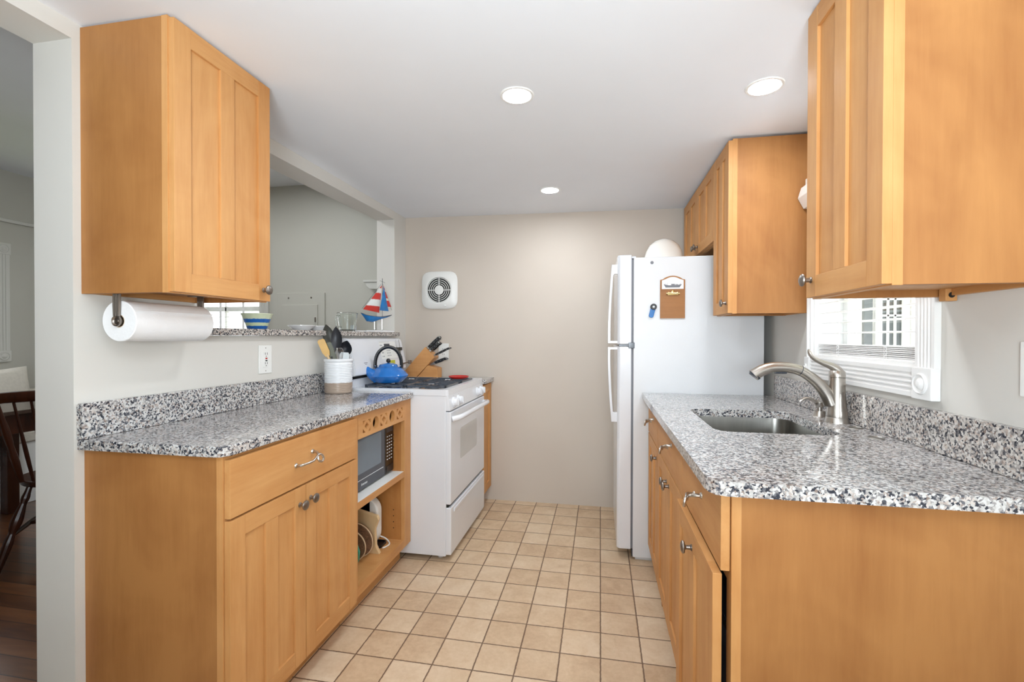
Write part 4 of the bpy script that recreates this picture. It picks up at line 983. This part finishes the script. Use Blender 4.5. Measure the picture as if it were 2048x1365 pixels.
# ------------------------------------------------------------------ paper towels under the left wall cabinet
TX, TZ, TR = -1.383, 1.2545, .0605; TY0, TY1 = 1.1305, 1.408
t = thing('paper_towel_roll', 'white paper towel roll hanging under the left wall cabinet', 'paper towels', (TX, 1.27, TZ))
mb = MB(); R1 = TR; fnw = lambda r, h, a: r*(1+(.012*sin(2*a+.6) if r > .05 else 0))
mb.lathe([(.019, 0), (R1-.002, 0), (R1, .002), (R1, TY1-TY0-.002), (R1-.002, TY1-TY0), (.019, TY1-TY0), (.019, 0)], (TX, TY0, TZ), (0, 1, 0), 56, fn=fnw)
mb.tube([(TX+.055, TY0+.001, TZ+.030), (TX+.056, (TY0+TY1)/2, TZ+.0305), (TX+.055, TY1-.001, TZ+.030)], .0018, 6); obj('sheets', mb, M['paper'], t)
mb = MB(); mb.lathe([(.0175, 0), (.019, 0), (.019, TY1-TY0), (.0175, TY1-TY0), (.0175, 0)], (TX, TY0, TZ), (0, 1, 0), 28); obj('core', mb, M['corkrim'], t)
t = thing('paper_towel_holder', 'ribbed pewter paper towel holder screwed under the left wall cabinet', 'holder', (TX, 1.27, 1.3324))
for y, sg in ((TY0-.006, 1), (TY1+.006, -1)):
    mb = MB()
    for k in (-1, 0, 1): mb.tube([(TX+k*.0086, y, 1.333), (TX+k*.0080, y-sg*.001, 1.30), (TX+k*.0064, y-sg*.001, TZ+.014)], .0045, 8)
    mb.prism([(TX-.0135, 1.3495), (TX+.0135, 1.3495), (TX+.0105, TZ+.012), (TX-.0105, TZ+.012)], 'y', y-.002, y+.002, bev=.0008)
    prof = [(.0155, -.003), (.0165, 0), (.0158, .004), (.0135, .005), (.0115, .001), (.0075, -.002), (.005, .0015), (0, .002)] if sg > 0 else [(.0155, -.003), (.0165, 0), (.0158, .004), (.0, .005)]
    mb.lathe(prof, (TX, y, TZ), (0, -sg, 0), 28); mb.cyl((TX, y, TZ), (TX, y+sg*.03, TZ), .0145, .0125, 20)
    mb.box(TX-.020, TX+.020, min(y, y+sg*.03)-.004, max(y, y+sg*.03)+.004, 1.3475, 1.3505, .001); obj('arm', mb, M['pewter'], t)

# ------------------------------------------------------------------ outlets, fan, switch
def screw(mb, x, y, z, d, mi): mb.lathe([(0, 0), (.0028, 0), (.002, .0008), (0, .0008)], (x, y, z), d, 10, mi)
t = thing('gfci_outlet', 'white outlet with red and black test buttons on the left wall', 'outlet', (XL, 1.846, 1.108))
mb = MB(); mb.box(XL, XL+.006, 1.8055, 1.8865, 1.0455, 1.1710, .0025); screw(mb, XL+.006, 1.846, 1.159, (1, 0, 0), 1); screw(mb, XL+.006, 1.846, 1.057, (1, 0, 0), 1); obj('cover_plate', mb, [M['plastic'], M['pewter']], t)
mb = MB(); mb.box(XL+.005, XL+.0085, 1.829, 1.863, 1.074, 1.142, .0015)
for z in (1.1335, 1.0915):
    for y in (1.8395, 1.8525): mb.box(XL+.0085, XL+.0088, y-.0012, y+.0012, z-.005, z+.005, 0, 1)
    mb.cyl((XL+.0085, 1.846, z-.0115), (XL+.0088, 1.846, z-.0115), .0023, segs=10, mi=1)
obj('receptacle', mb, [M['plastic'], M['dark']], t)
mb = MB(); mb.box(XL+.0083, XL+.0105, 1.8405, 1.8515, 1.1095, 1.1155, .0008); obj('reset_button', mb, M['red'], t, label='red reset button')
mb = MB(); mb.box(XL+.0083, XL+.0105, 1.8405, 1.8515, 1.1000, 1.1055, .0008); obj('test_button', mb, M['black'], t, label='black test button')
t = thing('wall_outlet', 'white duplex outlet on the back wall behind the knives', 'outlet', (-1.165, YB, 1.10))
mb = MB(); mb.box(-1.205, -1.125, YB-.006, YB, 1.035, 1.160, .0025); obj('cover_plate', mb, M['plastic'], t)
mb = MB()
for z in (1.118, 1.078):
    mb.prism(rrect(-1.182, -1.148, z-.015, z+.015, .012), 'y', YB-.0085, YB-.005)
    for x in (-1.171, -1.159): mb.box(x-.0012, x+.0012, YB-.0089, YB-.0084, z-.004, z+.006, 0, 1)
obj('receptacle', mb, [M['plastic'], M['dark']], t)
t = thing('switch_plate', 'white switch plate on the right wall at the right edge of the view', 'switch', (XR, 1.12, 1.15))
mb = MB(); mb.box(XR-.006, XR, 1.085, 1.1655, 1.0865, 1.2025, .0025); obj('cover_plate', mb, M['plastic'], t)
mb = MB(); mb.box(XR-.009, XR-.005, 1.109, 1.142, 1.111, 1.178, .0015); obj('rocker', mb, M['plastic'], t)
# wall fan
t = thing('exhaust_fan', 'square white wall exhaust fan with round grille on the back wall', 'fan', (-1.1965, YB, 1.5637))
fx, fz = -1.1965, 1.5637
sq = []
for k in range(64):
    a = 2*pi*k/64; n = 5.0; rr = (abs(cos(a))**n+abs(sin(a))**n)**(-1/n); sq.append((rr*cos(a), rr*sin(a)))
mb = MB(); vs, fs = [], []
lay = [(.140, 0, 1), (.142, .006, 1), (.136, .016, 1), (.105, .026, .5), (.100, .027, 0), (.096, .024, 0), (.096, .006, 0)]
for R_, h, q in lay:
    for k in range(64):
        a = 2*pi*k/64; x = R_*(sq[k][0]*q+cos(a)*(1-q)); z = R_*(sq[k][1]*q+sin(a)*(1-q)); vs.append((fx+x, YB-h, fz+z))
for i in range(len(lay)-1):
    for k in range(64): fs.append((i*64+k, i*64+(k+1) % 64, (i+1)*64+(k+1) % 64, (i+1)*64+k))
mb.quads(vs, fs); obj('cover', mb, M['plastic'], t, ang=45)
mb = MB(); mb.lathe([(0, 0), (.097, 0), (.097, .002), (0, .002)], (fx, YB-.002, fz), (0, -1, 0), 40); obj('dark_opening', mb, M['dark'], t)
mb = MB()
for r in (.091, .0765, .0620, .0475): mb.lathe([(r-.0022, 0), (r-.0022, .002), (r+.0022, .002), (r+.0022, 0), (r-.0022, 0)], (fx, YB-.016, fz), (0, -1, 0), 56)
mb.lathe([(0, .004), (.034, .004), (.0365, .007), (.034, .011), (.028, .0125), (0, .013)], (fx, YB-.012, fz), (0, -1, 0), 36)
for k in range(4):
    a = pi/2*k; ca, sa = cos(a), sin(a)
    mb.tube([(fx+ca*.034, YB-.019, fz+sa*.034), (fx+ca*.098, YB-.019, fz+sa*.098)], .0028, 8)
obj('grille', mb, M['plastic'], t)
mb = MB(); mb.lathe([(0, 0), (.009, 0), (.007, .012), (0, .014)], (fx+.048, YB-.018, fz-.118), (0, -1, 0), 16); obj('pull_knob', mb, M['plastic'], t)

# ------------------------------------------------------------------ things on the ledge
LZ = 1.2425
mb = MB(); fb = lambda r, h, a: r*(1+(.018*sin(14*a) if h > .063 else 0))
BX, BY = -1.545, 1.888
mb.lathe([(0, 0), (.038, 0), (.041, .004), (.048, .026), (.056, .048), (.062, .064), (.066, .070), (.065, .0725), (.062, .070), (.053, .046), (.040, .010), (0, .008)], (0, 0, 0), (0, 0, 1), 60, fn=fb)
o = obj('striped_bowl', mb, M['bowl'], ang=50); o.location = (BX, BY, LZ); tag(o, 'blue and cream striped bowl with wavy rim on the granite ledge', 'bowl')
def plate(x, y, z, r, lab, tilt=0):
    mb = MB(); mb.lathe([(0, 0), (r*.55, 0), (r*.62, .003), (r, .024), (r, .026), (r*.96, .0255), (r*.62, .006), (0, .005)], (0, 0, 0), (0, 0, 1), 44)
    o = obj('white_plate', mb, M['potwhite']); o.location = (x, y, z); o.rotation_euler = (tilt, 0, 0); tag(o, lab, 'plate', 'white plates on the ledge'); return o
plate(-1.535, 2.200, LZ+.0005, .068, 'white plate lying on the ledge nearer the striped bowl')
plate(-1.535, 2.338, LZ+.0005, .066, 'white plate lying on the ledge beside the glass jug')
GX, GY = -1.585, 2.735
t = thing('glass_jug', 'clear glass measuring jug with handle on the granite ledge', 'jug', (GX, GY, LZ))
mb = MB(); mb.lathe([(0, 0), (.044, 0), (.048, .003), (.055, .06), (.062, .112), (.065, .116), (.063, .119), (.0595, .117), (.052, .06), (.045, .012), (.040, .008), (0, .008)], (GX, GY, LZ), (0, 0, 1), 44); obj('body', mb, M['cup'], t, ang=40)
mb = MB(); dv = Vector((-.35, -.94, 0)); pts = [Vector((GX, GY, LZ))+dv*a+Vector((0, 0, b)) for a, b in ((.056, .095), (.076, .098), (.087, .085), (.087, .055), (.078, .032), (.050, .026))]; mb.tube(pts, .0065, 10, smooth=2); obj('handle', mb, M['cup'], t)
mb = MB(); mb.lathe([(0, 0), (.017, 0), (.019, .042), (.0175, .042), (.0155, .006), (0, .005)], (-1.61, 2.855, LZ), (0, 0, 1), 28); tag(obj('small_tumbler', mb, M['frost']), 'small frosted tumbler between the glass jug and the toy sailboat', 'glass')
# model sailboat: s runs along the hull, o across it
t = thing('model_sailboat', 'model sailboat with red and white striped sails on the granite ledge', 'model boat', (-1.487, 2.945, LZ))
SA = Vector((-1.52, 2.79, 0)); SD = Vector((.065, .31, 0)).normalized(); SN = Vector((SD.y, -SD.x, 0))
def W(s, o, z): return SA+SD*s+SN*o+Vector((0, 0, z))
SM = Matrix(((SD.x, SN.x, 0, SA.x), (SD.y, SN.y, 0, SA.y), (0, 0, 1, 0), (0, 0, 0, 1)))
mb = MB(); mb.box(.098, .325, -.040, .018, LZ, LZ+.0115, .0015, mat=SM); mb.box(.020, .165, -.075, -.042, LZ, LZ+.009, .0015, mat=SM); obj('base', mb, M['potwhite'], t)
mb = MB()
for q in (.132, .211): mb.cyl(W(q, 0, LZ+.010), W(q, 0, 1.335), .0020, segs=8); mb.lathe([(0, 0), (.006, 0), (.003, .006), (0, .006)], W(q, 0, LZ+.011), (0, 0, 1), 10)
obj('stand_rod', mb, M['chrome'], t)
mb = MB(); st = [(.0, 1.3625, .002, .0), (.035, 1.351, .014, .014), (.062, 1.347, .022, .036), (.105, 1.3445, .027, .038), (.15, 1.344, .026, .026), (.20, 1.3455, .021, .014), (.26, 1.352, .012, .008), (.316, 1.363, .002, .0)]
vs, fs = [], []
for q, zt, hw, dp in st:
    for k in range(9):
        a = pi*k/8; vs.append(W(q, -hw*cos(a), zt-max(dp, .002)*sin(a)**.8))
for i in range(len(st)-1):
    for k in range(8): fs.append((i*9+k, i*9+k+1, (i+1)*9+k+1, (i+1)*9+k))
    fs.append((i*9, i*9+8, (i+1)*9+8, (i+1)*9))
fs += [tuple(range(9)), tuple(range((len(st)-1)*9, len(st)*9))]
mb.quads(vs, fs); obj('hull', mb, M['hull'], t)
mb = MB(); mb.tube([W(q, hw*.9, zt+.001) for q, zt, hw, dp in st], .0022, 6); mb.tube([W(q, -hw*.9, zt+.001) for q, zt, hw, dp in st], .0022, 6); mb.cyl(W(.215, 0, 1.34), W(.215, 0, 1.612), .0018, segs=8); mb.tube([W(.195, -.006, 1.594), W(.215, 0, 1.590), W(.235, .006, 1.583)], .0010, 6)
mb.tube([W(.006, .002, 1.392), W(.20, .002, 1.572)], .001, 6); mb.tube([W(.322, -.003, 1.40), W(.222, -.002, 1.575)], .001, 6); obj('mast', mb, M['iron'], t)
def sail(corners, belly, m):
    a, b, c = [W(*p) for p in corners]; n = 10; vs, fs, ix = [], [], {}
    for th in (0, .0014):
        for i in range(n+1):
            for j in range(n+1-i):
                u, v = i/n, j/n; p = a*(1-u-v)+b*u+c*v; p = p+SN*(belly*27*u*v*(1-u-v)+th); ix[(th, i, j)] = len(vs); vs.append(p)
        for i in range(n):
            for j in range(n-i):
                fs.append((ix[(th, i, j)], ix[(th, i+1, j)], ix[(th, i, j+1)]))
                if j < n-i-1: fs.append((ix[(th, i+1, j)], ix[(th, i+1, j+1)], ix[(th, i, j+1)]))
    mb = MB(); mb.quads(vs, fs); return obj('sail', mb, m, t, ang=60)
M['sail_r'] = bands('striped_sail_left', 'z', [(0, lin((200, 48, 40))), (.22, lin((224, 228, 226))), (.46, lin((204, 50, 42))), (.70, lin((226, 230, 228))), (.88, lin((196, 60, 48)))], 1.374-LZ, 1.564-LZ, .3, wob=.004)
M['sail_r2'] = bands('striped_sail_right', 'z', [(0, lin((224, 222, 214))), (.10, lin((200, 50, 42))), (.36, lin((224, 216, 200))), (.46, lin((186, 56, 60))), (.74, lin((218, 204, 190))), (.83, lin((176, 58, 58)))], 1.405-LZ, 1.563-LZ, .3)
sail([(.0134, .004, 1.3885), (.174, .004, 1.3736), (.206, .002, 1.564)], .014, M['sail_r'])
sail([(.169, .014, 1.390), (.266, .012, 1.3885), (.222, .006, 1.553)], .008, M['sail_b'])
sail([(.238, -.006, 1.418), (.328, -.006, 1.4095), (.226, -.002, 1.566)], .008, M['sail_r2'])

# ------------------------------------------------------------------ recessed lights
for i, (x, y, lab) in enumerate(((-.3024, 1.691, 'round recessed ceiling light nearest the left wall cabinet'), (.5597, 1.771, 'round recessed ceiling light by the right wall cabinets'), (-.3034, 2.842, 'farthest round recessed ceiling light, nearest the back wall'))):
    z = CZ(x, y); t = thing('recessed_light', lab, 'ceiling light', (x, y, z), group='recessed ceiling lights')
    mb = MB(); mb.lathe([(.050, -.001), (.052, -.0045), (.060, -.0040), (.0625, -.0015), (.0625, .003), (.050, .003), (.050, -.001)], (x, y, z), (0, 0, 1), 44); obj('trim_ring', mb, M['trim'], t)
    mb = MB(); mb.lathe([(0, -.0030), (.049, -.0025), (.050, .002), (0, .002)], (x, y, z), (0, 0, 1), 40); obj('lens', mb, M['lamp'], t)

# ------------------------------------------------------------------ dining room things
t = thing('fuse_panel', 'painted fuse box door and board on the dining back wall', 'fuse box', (-2.44, DY, 1.35))
mb = MB(); mb.box(-2.665, -2.225, DY-.012, DY, 1.10, 1.572, .003); obj('board', mb, M['paintd'], t)
mb = MB(); mb.box(-2.615, -2.285, DY-.022, DY-.011, 1.12, 1.475, .004); pd_ = obj('door', mb, M['paintd'], t)
mb = MB(); mb.box(-2.308, -2.298, DY-.028, DY-.021, 1.33, 1.37, .002); obj('latch', mb, M['pewter'], pd_)
mb = MB()
for x in (-2.556, -2.347): mb.lathe([(0, 0), (.008, 0), (.006, .002), (0, .002)], (x, DY-.012, 1.532), (0, -1, 0), 12)
obj('screw', mb, M['pewter'], t)
t = thing('wall_shelf', 'small white bracket shelf on the dining back wall behind the sailboat', 'shelf', (-1.78, DY, 1.6))
mb = MB(); mb.box(-1.862, -1.66, DY-.055, DY, 1.645, 1.663, .004); obj('board', mb, M['trimgrey'], t)
mb = MB(); mb.prism([(-1.85, 1.645), (-1.68, 1.645), (-1.70, 1.615), (-1.75, 1.59), (-1.81, 1.592), (-1.835, 1.615)], 'y', DY-.045, DY, bev=.003); obj('bracket', mb, M['trimgrey'], t)
# bench with pillow
t = thing('window_bench', 'white built-in bench against the far dining wall', 'bench', (-4.26, 2.3, 0))
mb = MB(); mb.box(DX+.022, -4.08, 1.2, 3.3, 0, .44, .004); obj('base', mb, M['trim'], t)
mb = MB(); mb.box(DX+.022, -4.06, 1.2, 3.3, .44, .52, .02, seg=3); obj('cushion', mb, M['linen'], t)
mb = MB(); mb.box(DX+.03, DX+.16, 1.2, 3.3, .52, .80, .03, seg=3); obj('back_cushion', mb, M['linen'], t)
mb = MB(); Rp = Matrix.Translation((-4.175, 2.52, .752)) @ Matrix.Rotation(radians(-9), 4, 'Y') @ Matrix.Rotation(radians(3), 4, 'X')
tb = bmesh.new(); bmesh.ops.create_grid(tb, x_segments=14, y_segments=14, size=1)
tb2 = MB(); vs, fs = [], []; n = 14
for sgn in (1, -1):
    for i in range(n+1):
        for j in range(n+1):
            u, v = -1+2*i/n, -1+2*j/n; th = .075*((1-u**4)*(1-v**4))**.45
            pin = 1-.07*(1-abs(u))*abs(v)**3-.07*(1-abs(v))*abs(u)**3
            vs.append((sgn*th, u*.25*pin, v*.225*pin))
N = (n+1)**2
for i in range(n):
    for j in range(n):
        a = i*(n+1)+j; fs += [(a, a+1, a+n+2, a+n+1), (N+a+n+1, N+a+n+2, N+a+1, N+a)]
tb.free(); mb.quads(vs, fs, mat=Rp)
o = obj('pillow', mb, M['linen'], ang=80); tag(o, 'oatmeal linen pillow propped on the far dining bench', 'pillow')
# table
t = thing('dining_table', 'dark wood dining table seen through the doorway behind the chair', 'table', (-3.85, 1.9, 0))
mb = MB(); mb.box(-4.05, -3.52, .9, 2.62, .725, .75, .005, seg=3); obj('tabletop', mb, M['darktop'], t)
mb = MB(); mb.box(-4.0, -3.58, .98, 2.55, .60, .725, .003); obj('apron', mb, M['darkwood'], t)
for x, y in ((-3.62, 2.50), (-3.97, 2.50), (-3.62, 1.03), (-3.97, 1.03)):
    mb = MB(); mb.prism([(x-.034, y-.034), (x+.034, y-.034), (x+.034, y+.034), (x-.034, y+.034)], 'z', 0, .62, bev=.004); obj('leg', mb, M['darkwood'], t)
# windsor chair (local frame: +y is the way the sitter faces)
ang = math.atan2(-.95, .30)
ch = thing('windsor_chair', 'dark spindle back windsor chair in the dining doorway', 'chair', (-2.955, 2.14, 0), math.atan2(.6, .8))
SZ = .445
mb = MB(); mb.prism([(.20*cos(a)*(1.08 if sin(a) > 0 else 1), .20*sin(a)*(1.05)) for a in [2*pi*k/36 for k in range(36)]], 'z', SZ-.032, SZ, bev=.010, seg=3); obj('seat', mb, M['darkwood'], ch, local=True)
cr = []
for k in range(15):
    u = -1+2*k/14; cr.append((.245*u, -.235+.035*u*u*1.0-.035, .905-.012*u*u))
mb = MB(); mb.tube(cr, .021, 12, flat=1.35); obj('crest_rail', mb, M['darkwood'], ch, local=True)
for k in range(7):
    u = -1+2*k/6; big = k in (0, 6); x0, y0 = .155*u, -.165+.03*u*u; x1, y1 = .215*u, -.268+.035*u*u
    mb = MB(); P = lambda q: (x0+(x1-x0)*q, y0+(y1-y0)*q, SZ-.005+(.895-SZ)*q)
    rs = [.010, .014, .018, .013, .016, .018, .012, .010] if big else [.0065, .008, .0095, .0095, .0085, .0075, .0065, .006]
    mb.tube([P(q) for q in (0, .12, .28, .42, .5, .62, .8, 1)], rs, 10, smooth=1); obj('spindle', mb, M['darkwood'], ch, local=True)
for sx in (-1, 1):
    for sy in (-1, 1):
        a = Vector((sx*.125, sy*.125, SZ-.025)); b = Vector((sx*.215, sy*(.225 if sy > 0 else .24), 0)); mb = MB()
        mb.tube([a.lerp(b, q) for q in (0, .08, .16, .22, .30, .42, .50, .55, .60, .68, .85, 1)], [.013, .013, .019, .013, .020, .026, .020, .013, .018, .021, .016, .012], 12, smooth=1); obj('leg', mb, M['darkwood'], ch, local=True)
mb = MB()
for sx in (-1, 1): mb.tube([(sx*.178, -.190, .175), (sx*.176, 0, .178), (sx*.178, .185, .175)], [.009, .013, .009], 10, smooth=1)
mb.tube([(-.176, 0, .178), (0, 0, .178), (.176, 0, .178)], [.009, .013, .009], 10, smooth=1); obj('stretcher', mb, M['darkwood'], ch, local=True)

# ------------------------------------------------------------------ outdoors
mb = MB(); mb.box(-9, 9, 3.7, 14, -.9, -.8); mb.box(1.1, 9, -2, 3.7, -.9, -.8); mb.box(-9, -4.7, -2, 3.7, -.9, -.8); struct('ground', mb, M['grass'])
t = thing('neighbouring_house', 'cream house wall with white paned windows outside the sink window', 'building', (3.2, 5.2, -.8))
mb = MB(); mb.box(1.3, 2.37, 5.06, 5.5, -.8, 3.2); mb.box(2.37, 6, 5.1, 5.5, -.8, 3.2); mb.box(2.34, 2.38, 5.03, 5.07, -.8, 3.2, .004); obj('wall', mb, M['siding'], t)
def nwin(x0, x1, z0, z1, nx, nz, shut=False):
    mb = MB(); f = .05; y0, y1 = 5.05, 5.11
    mb.box(x0, x0+f, y0, y1, z0, z1); mb.box(x1-f, x1, y0, y1, z0, z1); mb.box(x0+f, x1-f, y0, y1, z0, z0+f); mb.box(x0+f, x1-f, y0, y1, z1-f, z1)
    for k in range(1, nx): x = x0+f+(x1-x0-2*f)*k/nx; mb.box(x-.009, x+.009, y0+.02, y1, z0+f, z1-f)
    for k in range(1, nz): z = z0+f+(z1-z0-2*f)*k/nz; mb.box(x0+f, x1-f, y0+.02, y1, z-.009, z+.009)
    fr = obj('window_frame', mb, M['trim'], t)
    mb = MB(); mb.box(x0+f*.5, x1-f*.5, 5.085, 5.102, z0+f*.5, z1-f*.5); obj('pane', mb, M['dkpane'], fr)
nwin(2.60, 2.88, 1.06, 2.10, 3, 6); nwin(2.90, 3.50, 1.06, 2.10, 3, 6)
mb = MB(); mb.box(2.50, 2.575, 5.06, 5.11, 1.10, 2.1, .004); obj('shutter', mb, M['dkpane'], t)
# garden shrubs behind the dining window
def shrub(cx, cy, rx, ry, z0, z1, n, lab):
    t = thing('garden_shrub', lab, 'shrub', (cx, cy, -.8)); mb = MB(); vs, fs = [], []
    for k in range(n):
        a, b, q = random.uniform(0, 2*pi), random.uniform(-1, 1), random.random()**.4; s = sqrt(1-b*b)
        p = Vector((cx+rx*q*s*cos(a), cy+ry*q*s*sin(a), (z0+z1)/2+(z1-z0)/2*q*b)); d1 = Vector((random.gauss(0, 1), random.gauss(0, 1), random.gauss(0, 1))).normalized()*.055; d2 = d1.orthogonal().normalized()*.03
        i = len(vs); vs += [p-d1, p+d2, p+d1, p-d2]; fs.append((i, i+1, i+2, i+3))
    mb.quads(vs, fs); obj('foliage', mb, M['leaf'], t)
    mb = MB(); mb.cyl((cx, cy, -.8), (cx, cy, (z0+z1)/2), .05, .03, 10); obj('trunk', mb, M['wooddark'], t)
shrub(-4.1, 6.6, .8, .5, .7, 1.75, 500, 'pale leafy shrub seen through the dining window blind')
